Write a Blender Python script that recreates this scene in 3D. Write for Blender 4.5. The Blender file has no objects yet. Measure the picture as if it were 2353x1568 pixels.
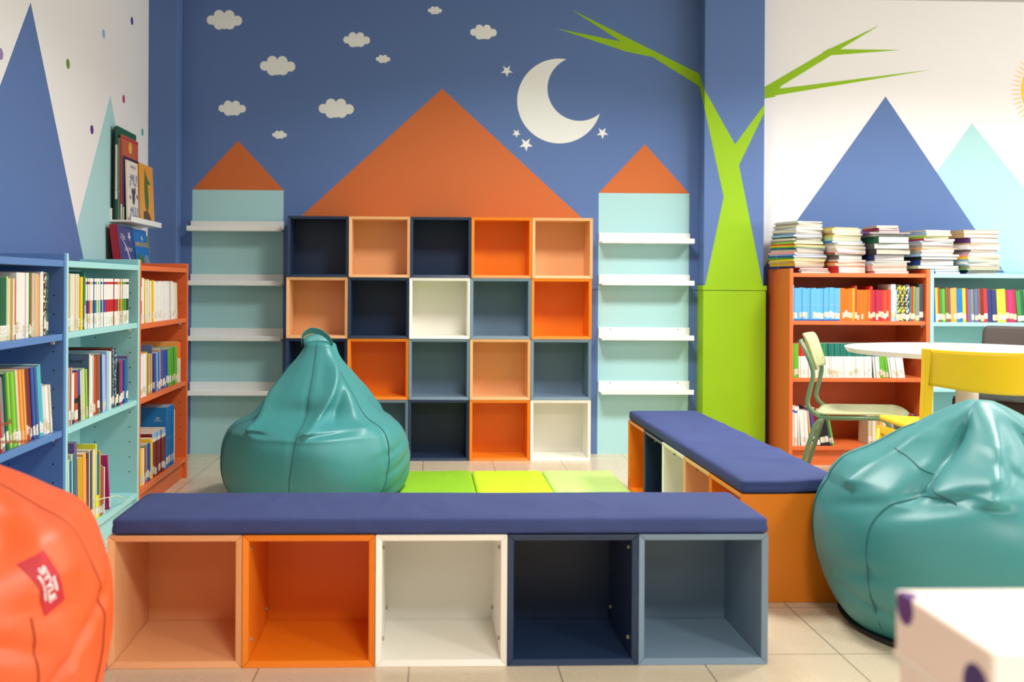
import bpy, bmesh, math, random
from mathutils import Vector, Matrix
random.seed(7)
R = math.radians
SC = bpy.context.scene
COL = SC.collection

# ------------------------------------------------------------------ materials
def lin(c):
    return tuple(((v/255)/12.92 if v/255 <= .04045 else ((v/255+.055)/1.055)**2.4) for v in c)
_M = {}
def mat(rgb, rough=.5, spec=.5, kind='plain', name=None, scale=1.0, bump=.0, emit=0):
    key = (tuple(rgb), rough, spec, kind, scale, bump, emit)
    if key in _M: return _M[key]
    m = bpy.data.materials.new(name or kind); m.use_nodes = True
    nt = m.node_tree; N = nt.nodes; L = nt.links
    b = N['Principled BSDF']
    col = (*lin(rgb), 1)
    b.inputs['Base Color'].default_value = col
    b.inputs['Roughness'].default_value = rough
    b.inputs['Specular IOR Level'].default_value = spec
    if emit:
        b.inputs['Emission Color'].default_value = col
        b.inputs['Emission Strength'].default_value = emit
    def noise(sc, detail=3, vec=None):
        n = N.new('ShaderNodeTexNoise'); n.inputs['Scale'].default_value = sc; n.inputs['Detail'].default_value = detail
        if vec is None:
            tc = N.new('ShaderNodeTexCoord'); vec = tc.outputs['Object']
        L.new(vec, n.inputs['Vector']); return n
    def bumpn(h, strength, dist=.01):
        bp = N.new('ShaderNodeBump'); bp.inputs['Strength'].default_value = strength; bp.inputs['Distance'].default_value = dist
        L.new(h, bp.inputs['Height']); L.new(bp.outputs[0], b.inputs['Normal'])
    def math_(op, a, c=None):
        n = N.new('ShaderNodeMath'); n.operation = op
        for i, v in enumerate((a, c)):
            if v is None: continue
            if isinstance(v, (int, float)): n.inputs[i].default_value = v
            else: L.new(v, n.inputs[i])
        return n.outputs[0]
    def mixc(fac, c1, c2):
        n = N.new('ShaderNodeMix'); n.data_type = 'RGBA'
        L.new(fac, n.inputs[0]) if not isinstance(fac, float) else None
        for k, c in ((6, c1), (7, c2)):
            if isinstance(c, tuple): n.inputs[k].default_value = (*lin(c), 1)
            else: L.new(c, n.inputs[k])
        return n.outputs[2]
    if kind == 'wall':           # painted plaster above, painted 20 cm tiles below z = 0.99
        g = N.new('ShaderNodeNewGeometry'); s = N.new('ShaderNodeSeparateXYZ'); L.new(g.outputs['Position'], s.inputs[0])
        sn = N.new('ShaderNodeSeparateXYZ'); L.new(g.outputs['Normal'], sn.inputs[0])
        def line(v, off, w):
            q = math_('FRACT', math_('MULTIPLY', math_('SUBTRACT', v, off), 5.0))
            q = math_('ABSOLUTE', math_('SUBTRACT', q, .5))
            return math_('GREATER_THAN', q, .5-w)
        lx = line(s.outputs[0], -1.244, .011)
        ly = line(s.outputs[1], .0, .011)
        isx = math_('GREATER_THAN', math_('ABSOLUTE', sn.outputs[0]), .7)
        lh = math_('ADD', math_('MULTIPLY', ly, isx), math_('MULTIPLY', lx, math_('SUBTRACT', 1.0, isx)))
        lz = line(s.outputs[2], -.003, .011)
        low = math_('LESS_THAN', s.outputs[2], .985)
        grid = math_('MULTIPLY', math_('MAXIMUM', lh, lz), low)
        n = noise(260, 2, g.outputs['Position'])
        h = math_('SUBTRACT', math_('MULTIPLY', n.outputs[0], .10), math_('MULTIPLY', grid, .8))
        bumpn(h, .35, .002)
    elif kind == 'floor':
        g = N.new('ShaderNodeNewGeometry'); s = N.new('ShaderNodeSeparateXYZ'); L.new(g.outputs['Position'], s.inputs[0])
        def line(v, off, w):
            q = math_('FRACT', math_('DIVIDE', math_('SUBTRACT', v, off), .395))
            q = math_('ABSOLUTE', math_('SUBTRACT', q, .5))
            return math_('GREATER_THAN', q, .5-w)
        xx = math_('SUBTRACT', s.outputs[0], math_('MULTIPLY', s.outputs[1], .012))
        lx = line(xx, -.065, .0045); lz = line(s.outputs[1], 3.11, .0045)
        grid = math_('MAXIMUM', lx, lz)
        n = noise(3.5, 5, g.outputs['Position'])
        c = mixc(n.outputs[0], tuple(v-4 for v in rgb), tuple(min(255, v+2) for v in rgb))
        c2 = mixc(grid, c, (128, 116, 98))
        L.new(c2, b.inputs['Base Color'])
        n2 = noise(9, 3, g.outputs['Position'])
        L.new(math_('ADD', math_('MULTIPLY', n2.outputs[0], .05), rough), b.inputs['Roughness'])
        bumpn(math_('SUBTRACT', 1.0, grid), .3, .001)
    elif kind == 'fabric':
        n = noise(900*scale, 2); n2 = noise(7*scale, 3)
        L.new(mixc(n2.outputs[0], tuple(max(0, v-6) for v in rgb), tuple(min(255, v+6) for v in rgb)), b.inputs['Base Color'])
        bumpn(n.outputs[0], .25, .001)
    elif kind == 'leather':
        n = noise(420, 3); n2 = noise(14, 3)
        h = math_('ADD', math_('MULTIPLY', n.outputs[0], .12), math_('MULTIPLY', n2.outputs[0], .6))
        bumpn(h, .22, .006)
    elif kind == 'paint':        # lacquered board
        n = noise(300, 2)
        bumpn(n.outputs[0], .06, .001)
    elif kind == 'pages':
        tc = N.new('ShaderNodeTexCoord'); mp = N.new('ShaderNodeMapping'); mp.inputs['Scale'].default_value = (900, 6, 6)
        L.new(tc.outputs['Object'], mp.inputs[0])
        n = N.new('ShaderNodeTexNoise'); n.inputs['Scale'].default_value = 1; L.new(mp.outputs[0], n.inputs['Vector'])
        L.new(mixc(n.outputs[0], tuple(max(0, v-26) for v in rgb), tuple(min(255, v+10) for v in rgb)), b.inputs['Base Color'])
    elif kind == 'label':        # white sticker with dark shelf-mark scribbles
        tc = N.new('ShaderNodeTexCoord'); mp = N.new('ShaderNodeMapping'); mp.inputs['Scale'].default_value = (420, 420, 260)
        L.new(tc.outputs['Object'], mp.inputs[0])
        n = N.new('ShaderNodeTexNoise'); n.inputs['Scale'].default_value = 1; n.inputs['Detail'].default_value = 1; L.new(mp.outputs[0], n.inputs['Vector'])
        k = math_('GREATER_THAN', n.outputs[0], .60)
        L.new(mixc(k, rgb, (70, 66, 62)), b.inputs['Base Color'])
    elif kind == 'worn':         # printed cover with small worn specks
        n = noise(60, 4)
        k = math_('GREATER_THAN', n.outputs[0], .66)
        L.new(mixc(k, rgb, tuple(int(v*.5+110) for v in rgb)), b.inputs['Base Color'])
    elif kind == 'speckled':     # cover printed with a busy pattern
        v = N.new('ShaderNodeTexVoronoi'); v.inputs['Scale'].default_value = 110
        tc = N.new('ShaderNodeTexCoord'); L.new(tc.outputs['Object'], v.inputs['Vector'])
        k = math_('GREATER_THAN', v.outputs['Distance'], .42)
        L.new(mixc(k, rgb, (60, 56, 60)), b.inputs['Base Color'])
    elif kind == 'dotbox':       # wrapping paper with soft violet and mint dots
        tc = N.new('ShaderNodeTexCoord'); cur = rgb
        for (px, py, pz), rr, cc in [((0, .185, .19), .021, (84, 44, 112)), ((0, .03, .155), .026, (52, 30, 96)), ((.045, .165, .2045), .016, (200, 170, 205)), ((.10, .135, .2045), .012, (205, 185, 205)),
                                     ((.125, .175, .2045), .022, (172, 216, 198)), ((.165, .06, .2045), .022, (150, 110, 170)), ((.26, .12, .2045), .02, (172, 216, 198)), ((.05, 0, .10), .02, (84, 44, 112)), ((.2, 0, .15), .02, (150, 205, 190)), ((0, .11, .06), .02, (150, 205, 190))]:
            d = N.new('ShaderNodeVectorMath'); d.operation = 'DISTANCE'; L.new(tc.outputs['Object'], d.inputs[0]); d.inputs[1].default_value = (px, py, pz)
            cur = mixc(math_('LESS_THAN', d.outputs['Value'], rr), cur, cc)
        L.new(cur, b.inputs['Base Color'])
    _M[key] = m
    return m

# ------------------------------------------------------------------ helpers
def tag(o, label=None, cat=None, group=None, kind=None):
    if label: o['label'] = label
    if cat: o['category'] = cat
    if group: o['group'] = group
    if kind: o['kind'] = kind
    return o
def thing(name, label, cat, loc=(0, 0, 0), rotz=0, group=None):
    o = bpy.data.objects.new(name, None); COL.objects.link(o)
    o.location = loc; o.rotation_euler = (0, 0, rotz); o.empty_display_size = .1
    return tag(o, label, cat, group)
def obj(name, bm, mats, parent=None, smooth=False, loc=None):
    me = bpy.data.meshes.new(name)
    bmesh.ops.recalc_face_normals(bm, faces=bm.faces[:])
    bm.to_mesh(me); bm.free()
    if not isinstance(mats, (list, tuple)): mats = [mats]
    for m in mats: me.materials.append(m)
    if smooth: me.polygons.foreach_set('use_smooth', [True]*len(me.polygons))
    o = bpy.data.objects.new(name, me); COL.objects.link(o)
    if parent: o.parent = parent
    if loc: o.location = loc
    return o
def box(bm, x0, x1, y0, y1, z0, z1, mi=0, M=None):
    vs = [bm.verts.new((M @ Vector(p)) if M else p) for p in
          ((x0,y0,z0),(x1,y0,z0),(x1,y1,z0),(x0,y1,z0),(x0,y0,z1),(x1,y0,z1),(x1,y1,z1),(x0,y1,z1))]
    fs = [bm.faces.new([vs[i] for i in q]) for q in ((0,3,2,1),(4,5,6,7),(0,1,5,4),(1,2,6,5),(2,3,7,6),(3,0,4,7))]
    for f in fs: f.material_index = mi
    return vs, fs
def bevel(bm, w, seg=2):
    bmesh.ops.bevel(bm, geom=bm.edges[:], offset=w, segments=seg, affect='EDGES', profile=.5)
def bbox_obj(name, dims, m, parent=None, bev=.002, seg=2):
    bm = bmesh.new(); box(bm, *dims)
    if bev: bevel(bm, bev, seg)
    return obj(name, bm, m, parent)
def prism(bm, pts, n0, n1, fn, mi=0):
    """pts 2D outline -> solid between n0 and n1, fn(u,v,n)->3D"""
    a = [bm.verts.new(fn(u, v, n0)) for u, v in pts]; b = [bm.verts.new(fn(u, v, n1)) for u, v in pts]
    k = len(pts); fs = [bm.faces.new(a), bm.faces.new(b[::-1])]
    for i in range(k): fs.append(bm.faces.new((a[i], b[i], b[(i+1) % k], a[(i+1) % k])))
    for f in fs: f.material_index = mi
    return fs
def tube(bm, pts, r, n=10, mi=0, closed=False):
    pts = [Vector(p) for p in pts]; rings = []
    prev = None
    for i, p in enumerate(pts):
        d = (pts[min(i+1, len(pts)-1)]-pts[max(i-1, 0)]).normalized()
        if prev is None:
            up = Vector((0, 0, 1)) if abs(d.z) < .9 else Vector((1, 0, 0))
            a = d.cross(up).normalized()
        else: a = (prev-d*prev.dot(d)).normalized()
        prev = a; b = d.cross(a)
        rr = r[i] if isinstance(r, (list, tuple)) else r
        rings.append([bm.verts.new(p+a*math.cos(t)*rr+b*math.sin(t)*rr) for t in [2*math.pi*j/n for j in range(n)]])
    for i in range(len(rings)-1):
        for j in range(n):
            f = bm.faces.new((rings[i][j], rings[i][(j+1) % n], rings[i+1][(j+1) % n], rings[i+1][j])); f.material_index = mi
    for rg in (rings[0][::-1], rings[-1]): bm.faces.new(rg).material_index = mi
def bend(pts, rad=.03, seg=5):
    """round the corners of a polyline"""
    P = [Vector(p) for p in pts]; out = [P[0]]
    for i in range(1, len(P)-1):
        a, b, c = P[i-1], P[i], P[i+1]
        r = min(rad, (a-b).length*.45, (c-b).length*.45)
        s = b+(a-b).normalized()*r; e = b+(c-b).normalized()*r
        for k in range(seg+1):
            t = k/seg; out.append(s*(1-t)**2+b*2*t*(1-t)+e*t*t)
    out.append(P[-1]); return out
def textmesh(s, size, m, parent, M, name='lettering', extrude=.0003, align='CENTER', sx=1.0):
    cu = bpy.data.curves.new('t', 'FONT'); cu.body = s; cu.size = size; cu.extrude = extrude; cu.align_x = align; cu.resolution_u = 3
    t = bpy.data.objects.new('t', cu); COL.objects.link(t)
    dg = bpy.context.evaluated_depsgraph_get()
    me = bpy.data.meshes.new_from_object(t.evaluated_get(dg))
    bpy.data.objects.remove(t); bpy.data.curves.remove(cu)
    me.transform(M @ Matrix.Scale(sx, 4, (1, 0, 0)))
    me.materials.clear(); me.materials.append(m); me.name = name
    o = bpy.data.objects.new(name, me); COL.objects.link(o); o.parent = parent
    return o
def ordw(n):
    return str(n)+('th' if 10 <= n % 100 <= 20 else {1: 'st', 2: 'nd', 3: 'rd'}.get(n % 10, 'th'))

# ------------------------------------------------------------------ room
YW, XL, YC, YCL, ZC = 5.955, -1.604, 5.834, 5.852, 2.75
BLUE, ORG, MINT, LIME, WHITE = (90, 118, 172), (204, 106, 50), (170, 214, 217), (146, 190, 14), (238, 236, 236)
W = lambda c: mat(c, .62, .35, 'wall')
def struct(name, bm, m): return tag(obj(name, bm, m), kind='structure')

bm = bmesh.new(); box(bm, XL-.2, 8, -3.5, YW+.2, -.1, 0); struct('floor', bm, mat((214, 198, 170), .25, .5, 'floor'))
bm = bmesh.new(); box(bm, XL-.2, 8, -3.5, YW+.2, ZC, ZC+.1); struct('ceiling', bm, mat((176, 176, 174), .8, .2, 'paint'))

# back wall with the painted castle and branches
bm = bmesh.new()
fb = lambda u, v, n: (u, YW-n, v)
box(bm, XL-.2, 2.006, YW, YW+.15, 0, ZC, 0)
box(bm, 2.006, 8, YW, YW+.15, 0, ZC, 1)
def pb(pts, mi, lay=1): prism(bm, pts, 0, .0006*lay, fb, mi)
pb([(-1.376, 0), (-.835, 0), (-.834, 1.565), (-1.371, 1.565)], 3)
pb([(-1.371, 1.5652), (-.833, 1.5652), (-1.104, 1.858)], 2)
pb([(-.73, 1.412), (.948, 1.412), (.103, 2.18)], 2)
pb([(1.045, 0), (1.592, 0), (1.594, 1.5665), (1.046, 1.5665)], 3)
pb([(1.046, 1.567), (1.594, 1.567), (1.323, 1.861)], 2)
pb([(.875, 2.664), (1.25, 2.463), (1.22, 2.449), (1.225, 2.466)], 4)
pb([(.875, 2.664), (1.659, 2.285), (1.65, 2.285-.07), (1.363, 2.389), (1.21, 2.455)], 4, 2)
pb([(.79, 2.549), (1.23, 2.466), (1.30, 2.44), (1.363, 2.387), (1.21, 2.416)], 4, 1)
pb([(1.9, 2.14), (2.046, 2.214), (2.441, 2.448), (2.454, 2.411), (2.15, 2.222), (2.11, 2.155), (1.9, 2.12)], 4)
pb([(2.40, 2.43), (2.441, 2.448), (2.745, 2.594), (2.512, 2.45), (2.45, 2.408)], 4, 2)
pb([(2.43, 2.449), (2.885, 2.449), (2.455, 2.411), (2.41, 2.405)], 4, 1.5)
pb([(1.9, 2.155), (2.112, 2.202), (3.066, 2.331), (2.046, 2.152)], 4, 2.5)
pb([(2.0, 0), (2.0, 1.06), (2.789, 2.166), (4.296, 0)], 0, 1)
pb([(2.01, 0), (2.01, .2), (3.322, 2.011), (5.0, 0)], 3, .5)
struct('wall_back', bm, [W(BLUE), W(WHITE), W(ORG), W(MINT), W(LIME)])

# left wall with painted peaks
bm = bmesh.new(); fl = lambda u, v, n: (XL+n, u, v)
box(bm, XL-.15, XL, -3.5, YW, 0, ZC, 0)
prism(bm, [(2.55, 0), (4.113, 2.148), (5.47, 0)], 0, .0012, fl, 1)
prism(bm, [(3.79, 0), (5.15, 1.967), (6.52*.985, 0)], 0, .0006, fl, 2)
struct('wall_left', bm, [W(WHITE), W(BLUE), W(MINT)])

# corner pillar at the left, blue
bm = bmesh.new(); box(bm, XL, -1.435, YCL, YW, 0, ZC); bevel(bm, .006); struct('wall_left_pillar', bm, W(BLUE))
# pillar with the painted tree
bm = bmesh.new(); box(bm, 1.65, 2.006, YC, YW, 0, ZC, 0)
fc = lambda u, v, n: (u, YC-n, v)
prism(bm, [(1.649, 2.168), (1.832, 1.849), (1.856, 1.726), (2.006, 1.0), (1.655, 1.0), (1.766, 1.537), (1.649, 2.06)], 0, .0006, fc, 1)
prism(bm, [(1.832, 1.849), (2.0065, 2.087), (2.0065, 2.041), (1.856, 1.726)], 0, .0006, fc, 1)
fs_ = lambda u, v, n: (1.65-n, u, v)
prism(bm, [(YW, 2.285), (YC-.0006, 2.168), (YC-.0006, 2.06), (YW, 2.215)], 0, .0006, fs_, 1)
prism(bm, [(YW, 2.215), (YC, 2.14), (YC, 2.05), (5.86, 2.11)], 0, .001, fs_, 1)
# lower tiled part, a little wider than the shaft
box(bm, 1.646, 2.018, YC-.008, YW, 0, .985, 1)
box(bm, 1.643, 2.022, YC-.012, YW, .988, 1.015, 1)
struct('wall_pillar', bm, [W(BLUE), W(LIME)])
# painted strip where tiles end
def trim(i, x0, x1, c):
    bm = bmesh.new(); box(bm, x0, x1, YW-.007, YW, .988, 1.013); bevel(bm, .0015, 1); struct('trim_%d' % i, bm, W(c))
for i, a in enumerate([(-1.435, -1.375, BLUE), (-1.375, -.8345, MINT), (-.8345, 1.045, BLUE), (1.045, 1.5935, MINT), (1.5935, 1.643, BLUE)]): trim(i+1, *a)

# ------------------------------------------------------------------ stickers on the walls
def decal(name, label, cat, polys, fn, m, group=None):
    us = [p[0] for q in polys for p in q]; vs = [p[1] for q in polys for p in q]
    cu, cv = (min(us)+max(us))/2, (min(vs)+max(vs))/2
    bm = bmesh.new(); o0 = Vector(fn(cu, cv, 0))
    for q in polys: prism(bm, q, .0001, .0012, lambda u, v, n: Vector(fn(u, v, n))-o0)
    o = obj(name, bm, m); o.location = o0
    return tag(o, label, cat, group)
def cloud_outline(cx, cz, w):
    s = w/357.0
    circ = [(-128, 3, 49), (130, 0, 52), (-52, 53, 53), (50, 53, 53), (-52, -41, 53), (57, -37, 53), (0, -39, 49), (0, 0, 70)]
    out = []
    for k in range(120):
        a = 2*math.pi*k/120; dx, dy = math.cos(a), math.sin(a); best = 0
        for x, y, r in circ:
            b = x*dx+y*dy; d = b*b-(x*x+y*y-r*r)
            if d >= 0: best = max(best, b+math.sqrt(d))
        out.append((cx+dx*best*s, cz+dy*best*s))
    return out
mwhite = mat((238, 240, 238), .45, .4)
for cx, cz, w, lb in [(-1.19, 2.569, .207, 'large white cloud sticker, topmost on the left, near the corner pillar'),
                      (-.875, 2.301, .207, 'large white cloud sticker between the topmost left cloud and the big roof'),
                      (-.408, 2.463, .158, 'medium white cloud sticker high above the left slope of the big orange roof'),
                      (-.25, 2.352, .085, 'tiny white cloud sticker just right and below a medium cloud'),
                      (-1.141, 2.047, .16, 'medium white cloud sticker straight above the left small orange roof'),
                      (-.527, 2.052, .207, 'large white cloud sticker nearest to the big orange roof'),
                      (-.861, 1.894, .086, 'tiny white cloud sticker, lowest of all, right of the left tower roof'),
                      (.347, 2.519, .158, 'medium white cloud sticker farthest right, above the star left of the moon'),
                      (.057, 2.646, .083, 'tiny white cloud sticker at the top edge above the big roof peak')]:
    decal('cloud_sticker', lb, 'wall sticker', [cloud_outline(cx, cz, w)], fb, mwhite, 'cloud stickers on the blue wall')
# crescent moon
O, ro, I, ri = (.806, 2.115), .254, (.926, 2.19), .1925
d = math.dist(O, I); a = (ro*ro-ri*ri+d*d)/(2*d); h = math.sqrt(ro*ro-a*a)
ux, uz = (I[0]-O[0])/d, (I[1]-O[1])/d; mx, mz = O[0]+a*ux, O[1]+a*uz
t1 = (mx-h*uz, mz+h*ux); t2 = (mx+h*uz, mz-h*ux)
def arc(c, r, p, q, ccw, n):
    a0 = math.atan2(p[1]-c[1], p[0]-c[0]); a1 = math.atan2(q[1]-c[1], q[0]-c[0])
    if ccw:
        while a1 < a0: a1 += 2*math.pi
    else:
        while a1 > a0: a1 -= 2*math.pi
    return [(c[0]+r*math.cos(a0+(a1-a0)*k/n), c[1]+r*math.sin(a0+(a1-a0)*k/n)) for k in range(n+1)]
outer = arc(O, ro, t1, t2, True, 48); inner = arc(I, ri, t1, t2, True, 48)
bm = bmesh.new()
va = [bm.verts.new((x, YW-.0012, z)) for x, z in outer]; vb = [bm.verts.new((x, YW-.0012, z)) for x, z in inner[1:-1]]
vb = [va[0]]+vb+[va[-1]]
for i in range(48):
    q = []
    for v in (va[i], va[i+1], vb[i+1], vb[i]):
        if v not in q: q.append(v)
    bm.faces.new(q)
r_ = bmesh.ops.extrude_face_region(bm, geom=bm.faces[:])
bmesh.ops.translate(bm, verts=[e for e in r_['geom'] if isinstance(e, bmesh.types.BMVert)], vec=(0, .0011, 0))
tag(obj('moon_sticker', bm, mwhite), 'big white crescent moon sticker on the blue wall', 'wall sticker')
def star(cx, cz, r, rot):
    return [(cx+(r if k % 2 == 0 else r*.40)*math.sin(rot+math.pi*k/5), cz-(r if k % 2 == 0 else r*.40)*math.cos(rot+math.pi*k/5)) for k in range(10)]
for cx, cz, r, lb in [(.489, 2.292, .037, 'white star sticker left of the moon, under the rightmost cloud'),
                      (.549, 1.919, .027, 'smallest white star sticker, at lower left of the moon'),
                      (.607, 1.853, .042, 'largest white star sticker, lowest one under the moon'),
                      (1.066, 1.926, .037, 'white star sticker right of the moon beside its lower tip')]:
    decal('star_sticker', lb, 'wall sticker', [star(cx, cz, r, .05)], fb, mwhite, 'star stickers around the moon')
# sun: only its left rim is in the frame
sx, sz = 3.837, 2.216
t = thing('sun_sticker', 'yellow sun sticker with thin orange rays on the white wall', 'wall sticker', (sx, YW, sz))
bm = bmesh.new(); prism(bm, [(.212*math.cos(2*math.pi*k/48), .212*math.sin(2*math.pi*k/48)) for k in range(48)], .0001, .0012, lambda u, v, n: (u, -n, v))
obj('sun_disc', bm, mat((248, 200, 40), .5), t)
bm = bmesh.new()
for k in range(56):
    a = 2*math.pi*k/56; c, s = math.cos(a), math.sin(a); w0 = .0055
    prism(bm, [(c*.222-s*w0, s*.222+c*w0), (c*.276-s*.001, s*.276+c*.001), (c*.276+s*.001, s*.276-c*.001), (c*.222+s*w0, s*.222-c*w0)], .0001, .0012, lambda u, v, n: (u, -n, v))
tag(obj('sun_rays', bm, mat((250, 205, 140), .5), t), 'ring of thin pale orange rays')
for y, z, c, nm, wh in [(5.517, 2.445, (70, 50, 150), 'violet', 'topmost, near the pillar'), (5.038, 2.254, (150, 190, 220), 'pale blue', 'upper middle'),
                    (4.542, 1.995, (120, 150, 60), 'olive green', 'beside the slope of the blue peak'), (5.375, 1.991, (190, 60, 120), 'pink', 'right of the mint peak tip'),
                    (4.87, 1.75, (100, 40, 140), 'purple', 'in the gap between both painted peaks'), (5.732, 1.869, (90, 185, 175), 'teal', 'above the picture books'),
                    (3.829, 1.875, (150, 130, 180), 'lilac', 'cut by the left edge of the picture')]:
    decal('dot_sticker', 'round %s dot sticker on the left wall, %s' % (nm, wh), 'wall sticker',
          [[(y+.022*math.cos(2*math.pi*k/24), z+.022*math.sin(2*math.pi*k/24)) for k in range(24)]], fl, mat(c, .45), 'dot stickers on the left wall')

# ------------------------------------------------------------------ cube boxes
CC = {'peach': ((238, 180, 126), 'peach'), 'orange': ((240, 132, 24), 'orange'), 'white': ((246, 243, 232), 'white'),
      'navy': ((34, 52, 82), 'dark navy'), 'grey': ((116, 139, 158), 'grey-blue')}
def cube(x, y, z, rz, depth, c, label, group, fit=()):
    S, t, bv = .349, .0165, .005
    m = mat(CC[c][0], .38, .45, 'paint')
    o = thing('cube_shelf', label, 'cube shelf', (x, y, z), rz, group)
    # four mitred boards, each a part, front edge bevelled inwards
    def board(name, k):
        bm = bmesh.new(); g = .00035
        prof = [(g+.0005, g, 0), (S-g-.0005, g, 0), (S-t-g, t, bv), (t+g, t, bv)]
        back = [(g, g), (S-g, g), (S-t-g, t), (t+g, t)]
        a = [Vector((u, yy, v)) for u, v, yy in prof]; b = [Vector((u, depth, v)) for u, v in back]
        Q = Matrix.Translation((S/2, 0, S/2)) @ Matrix.Rotation(k*math.pi/2, 4, 'Y') @ Matrix.Translation((-S/2, 0, -S/2))
        va = [bm.verts.new(Q @ p) for p in a]; vb = [bm.verts.new(Q @ p) for p in b]
        bm.faces.new(va); bm.faces.new(vb[::-1])
        for i in range(4): bm.faces.new((va[i], vb[i], vb[(i+1) % 4], va[(i+1) % 4]))
        bevel(bm, .0008, 1)
        return obj(name, bm, m, o)
    board('bottom_panel', 0); board('side_panel', 1); board('top_panel', 2); board('side_panel', 3)
    bm = bmesh.new(); box(bm, t-.001, S-t+.001, depth-.012, depth-.006, t-.001, S-t+.001); obj('back_panel', bm, m, o)
    for side, fy, fz in fit:
        bm = bmesh.new(); xx = t if side == 'l' else S-t; dx = .005 if side == 'l' else -.005
        tube(bm, [(xx, fy, fz), (xx+dx, fy, fz)], [.006, .0045], 10)
        tag(obj('cam_fitting', bm, mat((150, 140, 120), .35, .6), o), 'small metal fitting')
    return o
grid = ['navy peach navy orange peach', 'peach navy white grey orange', 'navy orange grey peach grey', 'white grey navy orange white']
rown = ['top', 'second', 'third', 'bottom']; coln = ['leftmost', 'second', 'middle', 'fourth', 'rightmost']
for r, row in enumerate(grid):
    for k, c in enumerate(row.split()):
        sh = .003 if r == 0 else 0
        cube(-.782+.3505*k+sh-(.001*r), 5.718, (3-r)*.35, 0, .2365, c, 'empty %s wall cube, %s row of the castle, %s column' % (CC[c][1], rown[r], coln[k]), 'cubes stacked against the castle wall')
F4l = [('l', .045, .305), ('l', .045, .06), ('l', .30, .06), ('l', .30, .305)]; F4r = [('r', a, b) for _, a, b in F4l]
for k, (c, fit) in enumerate([('peach', []), ('orange', F4l), ('white', F4l+F4r), ('navy', F4r), ('grey', [])]):
    cube(-.8234+.3502*k, 2.6426, 0, 0, .348, c, 'empty %s cube under the front bench cushion' % CC[c][1], 'cubes of the front bench', fit)
for k, (c, wh) in enumerate([('orange', 'nearest the camera, its orange side showing'), ('peach', 'second nearest'), ('white', 'in the middle'), ('navy', 'second farthest'), ('orange', 'farthest from the camera')]):
    cube(1.0147, 3.1576+.3502*k+.349, 0, -math.pi/2, .348, c, '%s cube under the side bench cushion, %s' % (CC[c][1], wh), 'cubes of the side bench', [('l', .05, .30)] if k in (1, 2, 3) else [])

# ------------------------------------------------------------------ cushions and mats
def cushion(name, L, Wd, H, m, label, cat, loc, rotz=0, seed=1, nx=120, ny=26, group=None, wr=1.0, droop=None, rad=.010):
    rnd = random.Random(seed)
    wav = [(rnd.uniform(4, 26), rnd.uniform(-16, 16), rnd.uniform(0, 6.3), rnd.uniform(.0002, .0009)) for _ in range(9)]
    spots = [(rnd.uniform(.2, .8)*L, rnd.uniform(.1, .9)*Wd, rnd.uniform(-.5, .5), rnd.uniform(.0025, .0045)) for _ in range(9)]
    bm = bmesh.new()
    nz = 5
    def P(u, v, w):
        x, y, z = u*L, v*Wd, w*H
        # rounded edges
        def rd(p, lim):
            return min(p, lim-p)
        ex, ey, ez = rd(x, L), rd(y, Wd), rd(z, H)
        c = Vector((min(max(x, rad), L-rad), min(max(y, rad), Wd-rad), min(max(z, rad), H-rad)))
        q = Vector((x, y, z)); dv = q-c
        if dv.length > rad: q = c+dv.normalized()*rad
        if w > .6:
            h = sum(A*math.sin(fx*x+fy*y+ph) for fx, fy, ph, A in wav)
            for sx_, sy_, an, A in spots:
                a = (x-sx_)*math.cos(an)+(y-sy_)*math.sin(an); b = -(x-sx_)*math.sin(an)+(y-sy_)*math.cos(an)
                h += A*wr*math.exp(-(a/.014)**2-(b/.09)**2)
            e = min(1, min(ex, ey)/.03)
            q.z += h*wr*e + .003*e
        elif .05 < w < .95:
            q += Vector((0, 0, 0))
            k = .0016*wr*math.sin(38*x+3*math.sin(9*x))
            if v < .02: q.y += k
            if u < .02 or u > .98: q.x += .0022*math.sin(math.pi*w*2)*(1 if u > .5 else -1)
        if droop: q.z += droop(q.x, q.y)
        return q
    vd = {}
    def V(i, j, k):
        key = (i, j, k)
        if key not in vd: vd[key] = bm.verts.new(P(i/nx, j/ny, k/nz))
        return vd[key]
    for i in range(nx):
        for j in range(ny):
            for k in (0, nz): bm.faces.new((V(i, j, k), V(i+1, j, k), V(i+1, j+1, k), V(i, j+1, k)))
    for i in range(nx):
        for k in range(nz):
            for j in (0, ny): bm.faces.new((V(i, j, k), V(i+1, j, k), V(i+1, j, k+1), V(i, j, k+1)))
    for j in range(ny):
        for k in range(nz):
            for i in (0, nx): bm.faces.new((V(i, j, k), V(i, j+1, k), V(i, j+1, k+1), V(i, j, k+1)))
    o = obj(name, bm, m, smooth=True); o.location = loc; o.rotation_euler = (0, 0, rotz)
    tag(o, label, cat, group)
    return o
mnavy = mat((58, 70, 118), .78, .25, 'fabric')
cushion('bench_cushion', 1.742, .338, .043, mnavy, 'long navy blue seat cushion on the front bench of five cubes', 'cushion', (-.815, 2.643, .3495), seed=4)
cushion('bench_cushion', 1.755, .345, .043, mnavy, 'long navy blue seat cushion on the side bench, creased, one corner lifted', 'cushion', (1.362, 3.150, .3495), math.pi/2, seed=9,
        wr=1.5, droop=lambda x, y: .012*max(0, 1-x/.14)*max(0, 1-y/.2))
for k, (c, lb) in enumerate([((140, 196, 40), 'medium green'), ((196, 228, 44), 'bright yellow-green'), ((196, 232, 132), 'pale green')]):
    cushion('floor_mat', .363, 1.2, .045, mat(c, .6, .35, 'fabric'), '%s padded floor mat on the tiles between the benches' % lb, 'floor mat', (-.112+.3655*k, 3.985, 0), seed=20+k, nx=30, ny=60, wr=.9, group='green play mats', rad=.012)

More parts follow.
